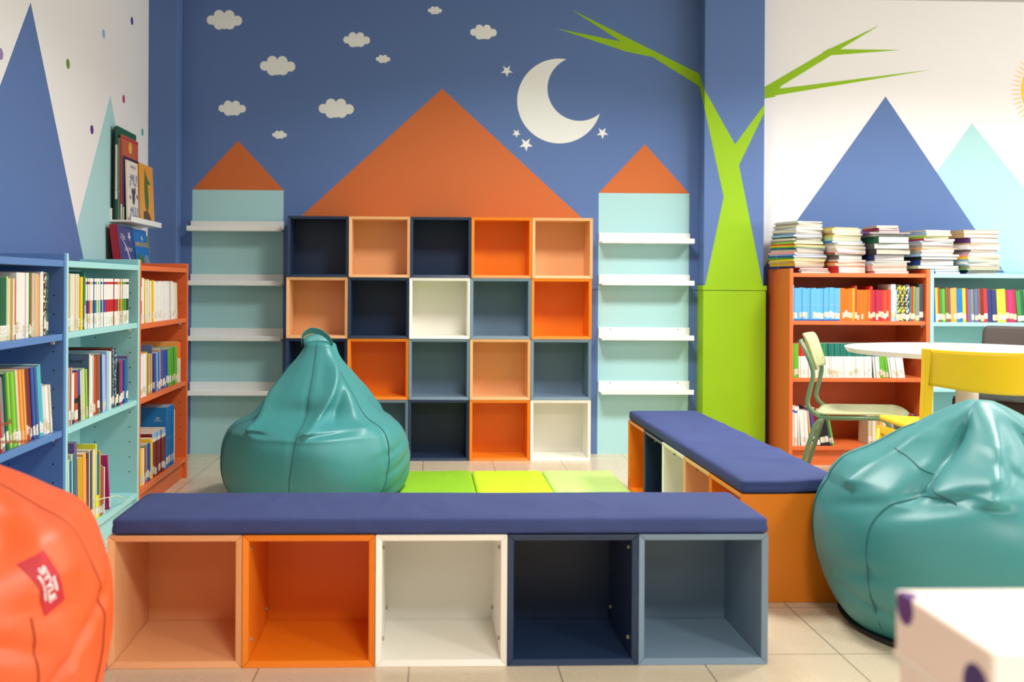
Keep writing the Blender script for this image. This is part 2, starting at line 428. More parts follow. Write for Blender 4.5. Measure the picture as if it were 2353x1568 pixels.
# ------------------------------------------------------------------ bean bags
def interp(prof, t):
    for (a, b), (c, d) in zip(prof, prof[1:]):
        if t <= c: 
            s = (t-a)/(c-a) if c > a else 0
            return b+(d-b)*s
    return prof[-1][1]
def smoothprof(prof):
    """Catmull-Rom resample of (z, r)"""
    out = []
    n = len(prof)
    for i in range(n-1):
        p0, p1, p2, p3 = prof[max(i-1, 0)], prof[i], prof[i+1], prof[min(i+2, n-1)]
        for k in range(8):
            t = k/8
            out.append(tuple(.5*((2*p1[j])+(-p0[j]+p2[j])*t+(2*p0[j]-5*p1[j]+4*p2[j]-p3[j])*t*t+(-p0[j]+3*p1[j]-3*p2[j]+p3[j])*t**3) for j in (0, 1)))
    out.append(prof[-1]); return out
def beanbag(loc, prof, axis, folds, m, label, seams, piprgb=(72, 150, 152), extra=(), clampf=None, strap=None, nt=168, seed=3, cap=True, group=None, ell=None, strapside=(.1, -.45, .9), hat=None):
    """prof: (z,r) bottom->top; axis(z)->(dx,dy) offset of the centre line; folds: list of f(theta,z)->radial offset"""
    sp = smoothprof(prof)
    rnd = random.Random(seed)
    wv = [(rnd.randint(2, 9), rnd.uniform(4, 16), rnd.uniform(0, 6.3), rnd.uniform(.0010, .0028)) for _ in range(8)]
    def surf(th, z, r0=None, off=0.0):
        r = r0 if r0 is not None else 0
        s = min(1, r/.2)
        dr = sum(A*math.sin(n*th+k*z+ph) for n, k, ph, A in wv)*s
        for sth, _, _ in seams:
            dth = (th-sth+math.pi) % (2*math.pi)-math.pi
            dr -= .007*s*math.exp(-(dth*r/.018)**2)
        for f in folds: dr += f(th, z, r)*s
        rr = max(.0, r+dr)+off
        if ell: rr *= ell(th)
        ax = axis(z)
        p = Vector((ax[0]+rr*math.cos(th), ax[1]+rr*math.sin(th), z))
        if clampf: p = clampf(p)
        return p
    root = thing('bean_bag', label, 'bean bag', loc, 0, group)
    bm = bmesh.new(); rings = []
    for z, r in sp:
        rings.append([bm.verts.new(surf(2*math.pi*j/nt, z, r)) for j in range(nt)])
    for i in range(len(rings)-1):
        for j in range(nt): bm.faces.new((rings[i][j], rings[i][(j+1) % nt], rings[i+1][(j+1) % nt], rings[i+1][j]))
    bm.faces.new(rings[0][::-1])
    c = bm.verts.new(surf(0, sp[-1][0], 0)+Vector((0, 0, .004)))
    for j in range(nt): bm.faces.new((rings[-1][j], rings[-1][(j+1) % nt], c))
    obj('cover', bm, m, root, smooth=True)
    def rz(z): 
        best = sp[0][1]
        for (a, b), (cc, d) in zip(sp, sp[1:]):
            if min(a, cc) <= z <= max(a, cc) and cc != a: best = b+(d-b)*(z-a)/(cc-a)
        return best
    def seampath(sth, z0, z1):
        n = 80
        return [(sth+.05*math.sin((z0+(z1-z0)*k/n)*7+sth), z0+(z1-z0)*k/n) for k in range(n+1)]
    paths = [seampath(*q) for q in seams]
    for ctrl in extra:
        P_ = bend([(a, b, 0) for a, b in ctrl], .12, 6); fine = []
        for a, b in zip(P_, P_[1:]):
            for k in range(6): fine.append(tuple((a+(b-a)*k/6)[:2]))
        paths.append(fine)
    for path in paths:
        pts = [surf(a, z, rz(z), .0006) for a, z in path]
        bm = bmesh.new(); tube(bm, pts, .0022, 6)
        obj('seam_piping', bm, mat(tuple(int(v*.66) for v in piprgb), .5, .3), root, smooth=True)
    if hat:
        hx, hy, hz, ra, rb, tilt = hat; Q = Matrix.Translation((hx, hy, hz)) @ Matrix.Rotation(tilt[1], 4, 'Y') @ Matrix.Rotation(tilt[0], 4, 'X')
        bm = bmesh.new(); K = 48; rg = []
        for q in range(9):
            t_ = q/8; rr_ = math.cos(t_*math.pi/2*.999); zz_ = .020*math.sin(t_*math.pi/2)-.006*math.exp(-((t_-.75)/.3)**2)
            rg.append([bm.verts.new(Q @ Vector((ra*rr_*math.cos(2*math.pi*j/K), rb*rr_*math.sin(2*math.pi*j/K)*(1-.12*math.cos(4*math.pi*j/K)), zz_))) for j in range(K)])
        rg.insert(0, [bm.verts.new(Q @ Vector((ra*.93*math.cos(2*math.pi*j/K), rb*.93*math.sin(2*math.pi*j/K), -.03))) for j in range(K)])
        for a, b in zip(rg, rg[1:]):
            for j in range(K): bm.faces.new((a[j], a[(j+1) % K], b[(j+1) % K], b[j]))
        bm.faces.new(rg[0][::-1]); bm.faces.new(rg[-1])
        obj('top_panel', bm, m, root, smooth=True)
        bm = bmesh.new(); tube(bm, [Q @ Vector((ra*1.005*math.cos(2*math.pi*j/K), rb*1.005*math.sin(2*math.pi*j/K)*(1-.12*math.cos(4*math.pi*j/K)), .001)) for j in range(K+1)], .002, 6)
        obj('seam_piping', bm, mat(tuple(int(v*.66) for v in piprgb), .5, .3), root, smooth=True)
    if strap:
        bm = bmesh.new(); P_ = bend(strap, .05, 6); w = .0145
        sd = Vector(strapside).normalized()
        rows = []
        for p in P_:
            rows.append([bm.verts.new(p+sd*a+Vector((0, b, b*.4))) for a, b in ((-w, 0), (w, 0), (w, .004), (-w, .004))])
        for i in range(len(rows)-1):
            for j in range(4): bm.faces.new((rows[i][j], rows[i][(j+1) % 4], rows[i+1][(j+1) % 4], rows[i+1][j]))
        bm.faces.new(rows[0][::-1]); bm.faces.new(rows[-1])
        obj('carry_strap', bm, m, root, smooth=False)
    return root, surf, rz
def ridge(th0, z0, z1, amp, width, tw=0.0):
    def f(th, z, r):
        d = (th-th0-tw*(z-z0)+math.pi) % (2*math.pi)-math.pi
        e = max(0, min(1, (z-z0)/.07))*max(0, min(1, (z1-z)/.10))
        return amp*math.exp(-(d/width)**2)*e
    return f
def crest(th0, z0, z1, amp, w, tw=0.0, asym=0):
    """sharp-edged fold running up the bag"""
    def f(th, z, r):
        d = (th-th0-tw*(z-z0)+math.pi) % (2*math.pi)-math.pi
        e = max(0, min(1, (z-z0)/.03))*max(0, min(1, (z1-z)/.10))
        d *= max(r, .09)/.3
        ww = w*(1+asym) if d > 0 else w*(1-asym)
        return amp*math.exp(-(math.sqrt(d*d+.0009)-.03)/ww)*e
    return f
def groove(z0, th0, amp, wz, wth, slope=0):
    def f(th, z, r):
        d = (th-th0+math.pi) % (2*math.pi)-math.pi
        return -amp*math.exp(-((z-z0-slope*d)/wz)**2-(d/wth)**2)
    return f
teal = mat((60, 137, 138), .42, .5, 'leather')
orb = mat((232, 92, 40), .44, .5, 'leather')
D = math.radians
# tall teal bag in the middle
bag1, s1, r1 = beanbag((-.49, 4.73, 0),
    [(0, .30), (.012, .365), (.03, .392), (.075, .415), (.14, .432), (.21, .436), (.28, .428), (.335, .405), (.368, .372), (.395, .315), (.43, .275), (.49, .222), (.56, .165), (.62, .122), (.67, .092), (.705, .078), (.727, .070), (.74, .045)],
    lambda z: (-.012+.03*max(0, z-.3)-.0*z, .10*max(0, z-.34)*1.0),
    [crest(D(-130), .335, .73, .060, .085, -1.7, .35), crest(D(-94), .335, .73, .062, .075, 2.4, -.2), crest(D(-50), .345, .62, .022, .10, .3), ridge(D(30), .35, .7, .04, .3), ridge(D(100), .35, .7, .04, .3), ridge(D(160), .35, .7, .02, .3),
     groove(.42, D(-92), .052, .055, .75), groove(.335, D(-100), -.012, .012, .8), ridge(D(-158), .36, .62, -.03, .2, -.8), crest(D(-70), .37, .60, -.022, .05, 2.0),
     groove(.352, D(-128), .020, .010, .22, -.05), groove(.350, D(-78), .020, .010, .30, .03),
     groove(.20, D(-18), .010, .018, .30, .12), groove(.12, D(-100), .008, .02, .5), groove(.13, D(-14), .010, .02, .3, .18), groove(.27, D(-25), .008, .016, .25, .1), groove(.06, D(-40), .009, .02, .4, .1)],
    teal, 'upright teal bean bag with a carry strap in front of the cube wall',
    [(D(-98), .0, .735), (D(-38), .0, .60), (D(-160), .0, .64), (D(35), 0, .6), (D(90), 0, .7), (D(145), 0, .6)],
    strap=[(-.082, .0, .725), (-.086, -.01, .760), (-.045, -.01, .795), (.01, -.01, .785), (.055, -.01, .745), (.064, -.0, .712), (.045, .0, .695)], seed=5, hat=(-.006, .028, .722, .074, .055, (R(52), R(20))))
# slumped teal bag at the right, pressed against the side bench
def cl2(p):
    lim = 3.150-2.93                   # bench end face, bag centre at y=2.93
    if p.x < 1.378-1.68 and p.y > lim-.02 and p.z < .42:
        p = Vector((p.x, min(p.y, lim-.004), p.z))
        # slide along the face
    return p
bag2, s2, r2 = beanbag((1.68, 2.93, 0),
    prof=[(0, .33), (.012, .375), (.035, .405), (.09, .44), (.17, .472), (.26, .487), (.34, .482), (.40, .458), (.44, .425), (.47, .385), (.50, .335), (.525, .28), (.55, .235), (.575, .195), (.60, .155), (.63, .115), (.655, .075), (.672, .04)],
    axis=lambda z: (-.02*max(0, z-.4), .06*max(0, z-.4)),
    folds=[crest(D(-172), .42, .69, .040, .10, .5), crest(D(-146), .41, .70, -.085, .075, .35, .3), crest(D(-118), .43, .70, .070, .12, .9, -.3), crest(D(-92), .44, .68, -.035, .07, 1.2), ridge(D(-70), .40, .68, .045, .22, -.3), ridge(D(165), .42, .69, .045, .3), ridge(D(-45), .4, .68, -.04, .2), ridge(D(-10), .42, .68, .04, .3),
     groove(.445, D(-128), .035, .022, .35, .14), groove(.47, D(-95), .028, .018, .3, -.2), groove(.40, D(-160), .012, .018, .3, .1), groove(.20, D(-165), .010, .02, .3, .1), groove(.22, D(-70), .012, .03, .3, .2), groove(.11, D(-155), .009, .016, .4, -.1)],
    m=teal, label='slumped teal bean bag at the right, leaning on the end of the side bench',
    extra=[[(D(-172), .545), (D(-150), .505), (D(-140), .46), (D(-128), .43)], [(D(-158), .01), (D(-156), .40), (D(-140), .445), (D(-128), .43)]],
    seams=[(D(-195), .0, .60), (D(-80), .0, .6), (D(-20), 0, .6), (D(40), 0, .6), (D(100), 0, .6)], clampf=cl2, seed=8,
    strap=[(-.10, -.15, .535), (-.15, -.16, .535), (-.17, -.13, .515), (-.14, -.10, .50), (-.09, -.10, .51)])
bm = bmesh.new()
for k in range(1):
    vs = [bm.verts.new((.395*math.cos(2*math.pi*j/72), .395*math.sin(2*math.pi*j/72), .0005)) for j in range(72)]
    ve = [bm.verts.new((.41*math.cos(2*math.pi*j/72), .41*math.sin(2*math.pi*j/72), .017)) for j in range(72)]
    bm.faces.new(vs); bm.faces.new(ve[::-1])
    for j in range(72): bm.faces.new((vs[j], vs[(j+1) % 72], ve[(j+1) % 72], ve[j]))
for v in bm.verts:
    q = cl2(v.co+Vector((0, 0, 0))); v.co = q
tag(obj('base_panel', bm, mat((24, 26, 30), .6), bag2), 'black base fabric')
# orange bag at the left edge
bag3, s3, r3 = beanbag((-1.1, 2.05, 0), piprgb=(238, 104, 50), prof=
    [(0, .31), (.012, .36), (.04, .392), (.10, .418), (.19, .436), (.29, .449), (.38, .451), (.44, .440), (.49, .422), (.53, .392), (.56, .340), (.592, .285), (.622, .225), (.65, .165), (.675, .10), (.69, .05)],
    axis=lambda z: (0, 0),
    folds=[ridge(D(-20), .40, .75, .022, .16, .4), ridge(D(-48), .38, .74, -.022, .14, .3), ridge(D(-70), .36, .74, .03, .2), ridge(D(10), .4, .74, -.015, .2), ridge(D(-100), .4, .74, .03, .3), ridge(D(120), .4, .7, .03, .3),
     crest(D(-30), .42, .68, .018, .07, .9), crest(D(-8), .12, .40, .014, .08, -.8), groove(.24, D(-25), .016, .014, .22, .35), groove(.57, D(-22), .020, .022, .35, .30), groove(.33, D(-8), .020, .020, .25, .22), groove(.36, D(-34), .012, .016, .2, -.2), groove(.30, D(-62), .016, .018, .35, .15), groove(.18, D(-28), .018, .026, .35, .22), groove(.40, D(-55), .012, .016, .22, -.3), groove(.10, D(-50), .012, .02, .4, .1)],
    m=orb, label='orange bean bag at the left edge with a red label', 
    extra=[[(D(-29), .405), (D(-27), .30), (D(-25), .15), (D(-25), .01)]],
    seams=[ (D(0), 0, .72), (D(-75), .0, .72), (D(60), 0, .7), (D(120), 0, .7), (D(180), 0, .7)], seed=12)
# woven label on the orange bag, following its surface
def label_pt(u, v, off):
    # u across, v along (m) in a frame turned on the bag surface
    an = D(20); a = u*math.cos(an)-v*math.sin(an); b = u*math.sin(an)+v*math.cos(an)
    th0, z0 = LTH, LZ
    z = z0+b; r = r3(z); th = th0+a/max(r, .1)
    p = s3(th, z, r); n = Vector((math.cos(th), math.sin(th), .25)).normalized()
    return p+n*off
LTH, LZ = D(-24.5), .458
bm = bmesh.new(); U, V_ = 8, 20; lw, lh = .050, .108
vv = [[bm.verts.new(label_pt(-lw/2+lw*i/U, -lh/2+lh*j/V_, .0022)) for i in range(U+1)] for j in range(V_+1)]
for j in range(V_):
    for i in range(U): bm.faces.new((vv[j][i], vv[j][i+1], vv[j+1][i+1], vv[j+1][i]))
lab = tag(obj('brand_label', bm, mat((188, 28, 40), .6), bag3, smooth=True), 'red woven label with white lettering')
def surftext(s, size, cu, cv, sx=1.0):
    c = bpy.data.curves.new('t', 'FONT'); c.body = s; c.size = size; c.align_x = 'CENTER'; c.align_y = 'CENTER'; c.resolution_u = 3; c.offset = .0006
    t = bpy.data.objects.new('t', c); COL.objects.link(t)
    me = bpy.data.meshes.new_from_object(t.evaluated_get(bpy.context.evaluated_depsgraph_get())); bpy.data.objects.remove(t)
    for v in me.vertices:
        x, y = v.co.x*sx, v.co.y
        v.co = label_pt(cu-y*-1*-1 if False else cu+y, cv-x, .0034)     # reads from the top down
    me.materials.clear(); me.materials.append(mat((240, 232, 226), .6)); me.name = 'label_lettering'
    o = bpy.data.objects.new('label_lettering', me); COL.objects.link(o); o.parent = lab
surftext('STYLE', .019, -.003, 0, 1.45)
surftext('home', .008, .0115, -.008, 1.6)
surftext('home collection', .005, -.0155, 0, 1.6)

# ------------------------------------------------------------------ picture ledges
mled = mat((240, 241, 238), .42, .45, 'paint')
def ledge(x0, z, y, back, label, group, screws=False, rz=0, L=.548):
    o = thing('picture_ledge', label, 'shelf', (x0, y, z), rz, group)
    bm = bmesh.new(); box(bm, 0, L, -.115, -.010, 0, .010); box(bm, 0, L, -.115, -.109, .010, .0285); bevel(bm, .0012, 1); obj('ledge_tray', bm, mled, o)
    bm = bmesh.new(); box(bm, 0, L, -.012, 0, 0, back); bevel(bm, .001, 1); obj('back_rail', bm, mled, o)
    if screws:
        for sx_ in (.07, L-.07):
            bm = bmesh.new(); tube(bm, [(sx_, -.012, back-.011), (sx_, -.0135, back-.011)], .0036, 10)
            tag(obj('screw', bm, mat((110, 105, 100), .4, .6), o), 'dark screw head')
    return o
pos = ['top', 'second', 'third', 'lowest']
for i, (z, b) in enumerate([(1.317, .062), (.999, .066), (.676, .070), (.358, .070)]):
    ledge(-1.378, z, YW, b, 'empty white picture ledge, %s of four on the left castle tower' % pos[i], 'ledges on the left tower')
for i, (z, b) in enumerate([(1.262, .065), (1.013, .065), (.689, .071), (.369, .070)]):
    ledge(1.049, z, YW, b, 'empty white picture ledge, %s of four on the right castle tower' % pos[i], 'ledges on the right tower', screws=i >= 2)
ledge(XL, 1.323, 5.143, .07, 'white picture ledge full of picture books on the left wall', 'ledges on the left wall', rz=math.pi/2, L=.575)
bpy.context.view_layer.update()

# ------------------------------------------------------------------ bookcases
def bookcase(x, y, rz, Wd, dep, c, label, shelves, boards_t=.022, edge=None, group=None):
    """local: x along the front, y inwards, front at y=0"""
    m = mat(c, .42, .45, 'paint')
    o = thing('bookcase', label, 'bookcase', (x, y, 0), rz, group); T = .021; H = 1.113
    for xx in (0, Wd-T): bbox_obj('side_panel', (xx, xx+T, 0, dep, .0, H), m, o, .0025)
    bbox_obj('back_panel', (T, Wd-T, dep-.008, dep, .03, H-.012), m, o, .0005, 1)
    bbox_obj('top_board', (T, Wd-T, .003, dep-.008, 1.066, 1.088), m, o, .0015)
    bbox_obj('bottom_board', (T, Wd-T, .003, dep-.008, .087, .109), m, o, .0015)
    bbox_obj('plinth', (T, Wd-T, .022, .038, 0, .087), m, o, .001)
    for z in shelves:
        bbox_obj('shelf', (T+.001, Wd-T-.001, .005, dep-.008, z-boards_t, z), m, o, .0015)
        for xx in (T+.002, Wd-T-.012):
            bbox_obj('shelf_pin', (xx, xx+.010, .03, .042, z-boards_t-.014, z-boards_t), mat((225, 215, 200), .5), o, .001)
    bm = bmesh.new()
    for z in [.20+.064*k for k in range(13)]:
        if any(abs(z-s) < .04 for s in shelves): continue
        for yy in (.035, dep-.07):
            for xx, dx in ((T, .0004), (Wd-T, -.0004)):
                tube(bm, [(xx-dx*3, yy, z), (xx+dx, yy, z)], .003, 8)
    obj('pin_holes', bm, mat(tuple(int(v*.25) for v in c), .7), o)
    return o
BC, MC, OC = (92, 132, 190), (160, 214, 214), (220, 108, 54)
XFL = -1.225
bookcase(XFL, 2.583, math.pi/2, .886, .253, BC, 'blue bookcase at the left edge behind the orange bean bag', [.837, .507])
bookcase(XFL, 3.470, math.pi/2, .885, .253, MC, 'mint green bookcase on the left between the blue and orange ones', [.840, .508])
bookcase(XFL, 4.356, math.pi/2, .886, .253, OC, 'orange bookcase on the left, nearest the castle wall', [.831, .504])
bookcase(2.062, 5.56, 0, .804, .37, OC, 'orange bookcase against the white wall, next to the tree pillar', [.818, .495])
bookcase(2.868, 5.56, 0, .804, .37, MC, 'mint green bookcase at the right edge behind the round table', [.813, .44])

# ------------------------------------------------------------------ books
PAL = {'white': (232, 230, 224), 'cream': (222, 214, 190), 'ivory': (236, 226, 196), 'beige': (205, 186, 155), 'tan': (190, 160, 110), 'yellow': (240, 200, 40), 'lemon': (228, 226, 60),
       'mustard': (205, 165, 40), 'orange': (236, 110, 20), 'light orange': (240, 165, 80), 'rust': (190, 75, 35), 'brown': (130, 85, 60), 'red': (196, 44, 40), 'crimson': (175, 35, 60), 'maroon': (120, 26, 34),
       'pink': (226, 150, 170), 'magenta': (180, 40, 120), 'purple': (100, 60, 130), 'violet': (110, 90, 150), 'lilac': (190, 160, 205), 'navy': (40, 50, 110), 'blue': (40, 80, 165), 'sky blue': (96, 172, 226),
       'light blue': (150, 195, 230), 'cobalt': (30, 105, 180), 'azure': (20, 120, 190), 'teal': (30, 120, 115), 'turquoise': (80, 180, 190), 'dark green': (30, 95, 65), 'green': (50, 140, 60), 'grass green': (100, 175, 50),
       'lime green': (150, 200, 60), 'pale green': (190, 215, 160), 'grey': (135, 135, 132), 'light grey': (190, 190, 186), 'dark grey': (75, 78, 84), 'black': (34, 32, 36), 'grey-blue': (90, 110, 150)}
mlabel = mat((238, 236, 228), .55, .3, 'label')
mlabel2 = mat((222, 212, 178), .55, .3, 'label')
mpages = mat((232, 224, 206), .8, .1, 'pages')
mpages2 = mat((206, 194, 170), .8, .1, 'pages')
def cmat(nm, style='plain'): return mat(PAL[nm] if isinstance(nm, str) else nm, .42 if style != 'worn' else .55, .4, style)
BOOKS = []
def book(label, group, th, h, d, color, M, bands=None, sticker=None, style='plain', pages=None, hard=False, name='book', cat='book', edge=.0009):
    """local: x thickness, y from spine (0) inwards to d, z height"""
    t = min(.0022 if hard else edge, th*.2); e = .003 if hard else .0006
    mats = [cmat(color, style)]; names = [color]
    bd = [(0, 1, color)] if not bands else bands
    for _, _, c in bd:
        if c not in names: names.append(c); mats.append(cmat(c))
    bm = bmesh.new()
    for a, b, c in bd: box(bm, 0, th, 0, t, a*h, b*h, names.index(c))
    for xx in (0, th-t): box(bm, xx, xx+t, t, d, 0, h, 0)
    bmesh.ops.remove_doubles(bm, verts=bm.verts[:], dist=.00005)
    o = obj(name, bm, mats); o.matrix_world = M
    tag(o, label, cat, group)
    bm = bmesh.new(); box(bm, t*.9, th-t*.9, t, d-e-.0005, e, h-e); obj('page_block', bm, pages or mpages, o)
    if 'picture book' in label: o.name = 'picture_book'
    else: BOOKS.append(o)
    if sticker:
        z0 = sticker[0]; z1 = sticker[1]
        bm = bmesh.new(); box(bm, .0003, th-.0003, -.0004, .0002, z0, z1); obj('spine_label', bm, sticker[2] if len(sticker) > 2 else mlabel, o)
    return o
def row(shelf, org, rz, specs, group, x_end=None, jit=.004, W_=None):
    """specs: dict or tuples (n,color,th,h,d,kw). org: start at shelf front edge on the shelf surface."""
    B = Matrix.Translation(org) @ Matrix.Rotation(rz, 4, 'Z'); x = 0.0; n = 0; pl = 0
    fs = 1.0
    if W_:
        nom = 0; extra = 0; q = 0
        for sp in specs:
            if sp[1] == 'gap': extra += sp[2]; continue
            l_ = R(sp[5].get('lean', 0)) if len(sp) > 5 else 0
            nom += sp[0]*sp[2]/math.cos(l_); extra += sp[0]*.0004
            if l_ > q: extra += sp[3]*(math.tan(l_)-math.tan(q))
            q = l_
        fs = (W_-extra)/nom/1.004
    for sp in specs:
        cnt, color, th, h, d = sp[:5]; kw = dict(sp[5]) if len(sp) > 5 else {}
        if color == 'gap': x += th; continue
        lean = kw.pop('lean', 0); inset = kw.pop('inset', .018); st = kw.pop('st', 1); colors = color.split('/')
        for i in range(cnt):
            n += 1; c = colors[i % len(colors)]
            tt = th*fs*(1+(.1*math.sin(2.4*i+n) if cnt > 2 else 0))
            if R(lean) > pl: x += h*(math.tan(R(lean))-math.tan(pl))
            pl = R(lean)
            hh = h+random.uniform(-jit, jit)*(0 if kw.get('even') else 1)
            k2 = {k: v for k, v in kw.items() if k != 'even' and k != 'bandf'}
            if 'bandf' in kw: k2['bands'] = kw['bandf'](c, i)
            if st and 'sticker' not in k2 and random.random() < .8:
                zz = random.choice((.004, .010, .014, .018))+random.uniform(0, .006); k2['sticker'] = (zz, zz+random.uniform(.026, .036), mlabel if random.random() < .55 else mlabel2)
            a = R(lean)
            tt2 = tt/math.cos(a)
            Mx = B @ Matrix.Translation((x, inset+random.uniform(0, .006), .0005)) @ Matrix.Rotation(-a, 4, 'Y')
            cn = c if not c.startswith('(') else 'x'
            sz = ('thick ' if tt > .024 else 'thin ' if tt < .011 else '')+('tall ' if hh > .26 else 'small ' if hh < .15 else '')
            desc = kw.get('desc', '') 
            k2.pop('desc', None)
            book('%s%s%s book, %s from left, %s' % (sz, cn, (' '+desc) if desc else '', ordw(n), shelf), group, tt, hh, d, c, Mx, **k2)
            x += tt2+.0004
    return x
HF = math.pi/2
zl = {'B1': .837, 'B2': .507, 'B3': .109, 'M1': .840, 'M2': .508, 'M3': .109, 'O1': .831, 'O2': .504, 'O3': .109}
# ---- left, blue bookcase (starts where the picture starts, y about 2.9)
row('top shelf, blue bookcase', (XFL, 2.80, zl['B1']), HF, [
    (2, 'grey/brown', .02, .19, .17), (1, 'cream', .012, .17, .16), (1, 'white', .016, .186, .17, {'bands': [(0, .2, 'white'), (.2, .28, 'purple'), (.28, 1, 'cream')]}),
    (2, 'grass green', .022, .192, .18, {'bands': [(0, .25, 'white'), (.25, .42, 'grass green'), (.42, .55, 'white'), (.55, 1, 'grass green')], 'hard': True}), (1, 'red', .013, .186, .17),
    (1, 'light grey', .010, .20, .21), (1, 'dark green', .034, .192, .18, {'bands': [(0, .22, 'cream'), (.22, 1, 'dark green')], 'hard': True}), (2, 'pale green/cream', .009, .19, .17), (3, 'mustard/cream/rust', .010, .188, .17),
    (7, 'white', .0105, .205, .2, {'even': 1}), (1, 'green', .008, .197, .18), (1, 'red', .009, .197, .18), (2, 'beige', .017, .206, .2), (1, 'light orange', .014, .197, .19),
    (2, 'white', .013, .208, .19), (2, 'white/green', .014, .21, .18, {'style': 'speckled'})], 'books on the blue bookcase upper shelf', W_=0.56)
row('middle shelf, blue bookcase', (XFL, 2.80, zl['B2']), HF, [
    (3, 'tan/cream/pale green', .02, .21, .19), (2, 'cream/beige', .018, .19, .18, {'lean': 6}), (1, 'light blue', .018, .203, .19, {'lean': 7, 'bands': [(0, .15, 'cream'), (.15, .3, 'light blue'), (.3, 1, 'light blue')]}), (1, 'lemon', .008, .20, .18, {'lean': 7}), (1, 'red', .009, .19, .18, {'lean': 7}),
    (2, 'grey', .010, .225, .2, {'lean': 8}), (1, 'dark green', .013, .232, .2, {'lean': 8}), (5, 'grass green/lime green', .011, .235, .2, {'lean': 8, 'even': 1}),
    (1, 'cream', .009, .235, .2, {'lean': 8}), (4, 'light orange', .0095, .235, .2, {'lean': 8, 'even': 1}), (4, 'brown/maroon', .0095, .235, .2, {'lean': 8, 'even': 1}),
    (4, 'blue/grey-blue', .0095, .236, .2, {'lean': 8, 'even': 1}), (2, 'turquoise', .012, .236, .2, {'lean': 8}), (1, 'light blue', .008, .18, .15, {'lean': 9}), (3, 'white', .012, .165, .14, {'lean': 9}), (1, 'cream', .011, .165, .14, {'lean': 9})],
    'books on the blue bookcase middle shelf', W_=0.6)
# ---- left, mint bookcase
def bandM(c, i): return [(0, .24, 'white'), (.24, .30, 'white'), (.30, .56, c), (.56, .88, 'white'), (.88, .93, c), (.93, 1, 'white')]
row('top shelf, left mint bookcase', (XFL, 3.4915, zl['M1']), HF, [
    (1, 'yellow', .014, .182, .17), (2, 'beige', .016, .212, .19), (1, 'tan', .011, .208, .18), (6, 'cream', .0125, .203, .18, {'even': 1}), (1, 'mustard', .014, .200, .17), (2, 'yellow', .014, .196, .17), (1, 'teal', .006, .213, .2),
    (2, 'grass green', .011, .196, .18, {'bands': [(0, .45, 'cream'), (.45, 1, 'grass green')]}),
    (2, 'purple', .0135, .188, .16, {'bandf': bandM, 'even': 1, 'desc': 'and white'}), (2, 'light orange', .0135, .188, .16, {'bandf': bandM, 'even': 1, 'desc': 'and white'}), (2, 'cobalt', .0135, .188, .16, {'bandf': bandM, 'even': 1, 'desc': 'and white'}),
    (4, 'green/pale green', .0135, .188, .16, {'bandf': bandM, 'even': 1, 'desc': 'and white'}), (3, 'blue/light grey', .0135, .188, .16, {'bandf': bandM, 'even': 1, 'desc': 'and white'}), (9, 'red/crimson', .0135, .188, .16, {'bandf': bandM, 'even': 1, 'desc': 'and white'}),
    (4, 'dark green/light orange', .0135, .188, .16, {'bandf': bandM, 'even': 1, 'desc': 'and white'}), (4, 'green/grass green', .0135, .188, .16, {'bandf': bandM, 'even': 1, 'desc': 'and white'}), (2, 'black/dark grey', .0125, .188, .16, {'bandf': bandM, 'even': 1, 'desc': 'and white'})],
    'books on the left mint bookcase upper shelf', W_=0.765)
row('middle shelf, left mint bookcase', (XFL, 3.4915, zl['M2']), HF, [
    (1, 'cream', .012, .215, .18), (1, 'light orange', .011, .205, .18), (2, 'red/rust', .012, .192, .17), (1, 'tan', .012, .205, .18), (3, 'beige/red/light grey', .010, .203, .17), (2, 'white', .017, .178, .16, {'bands': [(0, .25, 'navy'), (.25, 1, 'white')]}),
    (1, 'rust', .034, .178, .16, {'hard': True, 'lean': 2, 'bands': [(0, .12, 'rust'), (.12, .2, 'cream'), (.2, .38, 'rust'), (.38, .48, 'black'), (.48, 1, 'rust')]}), (1, 'blue', .026, .185, .17, {'lean': 4, 'bands': [(0, .5, 'black'), (.5, 1, 'blue')]}),
    (4, 'cream/pale green', .012, .185, .17, {'lean': 4}), (1, 'lime green', .017, .185, .17, {'lean': 4})],
    'books on the left mint bookcase middle shelf', W_=0.262)
XM2 = 3.4915+.264
o_ = book('large grey-blue picture book with dark title lettering, middle shelf, left mint bookcase', 'books on the left mint bookcase middle shelf', .014, .238, .215, 'grey-blue',
     Matrix.Translation((XFL-.016, XM2, zl['M2']+.0005)) @ Matrix.Rotation(HF, 4, 'Z'), hard=True, bands=[(0, 1, 'cream')])
textmesh('Clásicos Disney', .022, mat((30, 26, 60), .5), o_, Matrix(((0, 0, -1, -.0004), (-1, 0, 0, .105), (0, 1, 0, .205), (0, 0, 0, 1))), 'cover_lettering', sx=1.15)
row('right half, middle shelf, left mint bookcase', (XFL, XM2+.015, zl['M2']), HF, [
    (1, 'white', .014, .232, .2, {'lean': 1}), (1, 'light grey', .010, .228, .2), (2, 'rust', .011, .225, .2, {'lean': 2}), (1, 'brown', .016, .224, .2, {'lean': 2}), (2, 'tan/navy', .009, .228, .2, {'lean': 2}), (1, 'light blue', .015, .226, .2, {'lean': 3}), (1, 'lilac', .015, .222, .19, {'lean': 2}), (2, 'light blue/white', .015, .232, .2, {'lean': 1}),
    (2, 'maroon/dark green', .010, .245, .2), (2, 'light blue', .012, .238, .19, {'style': 'speckled'}), (1, 'black', .016, .178, .16), (1, 'dark grey', .012, .18, .16), (1, 'magenta', .024, .182, .16, {'hard': True}), (1, 'navy', .014, .182, .16), (1, 'cobalt', .012, .182, .16), (1, 'teal', .010, .182, .16), (1, 'violet', .010, .196, .18)],
    'books on the left mint bookcase middle shelf', W_=0.5)
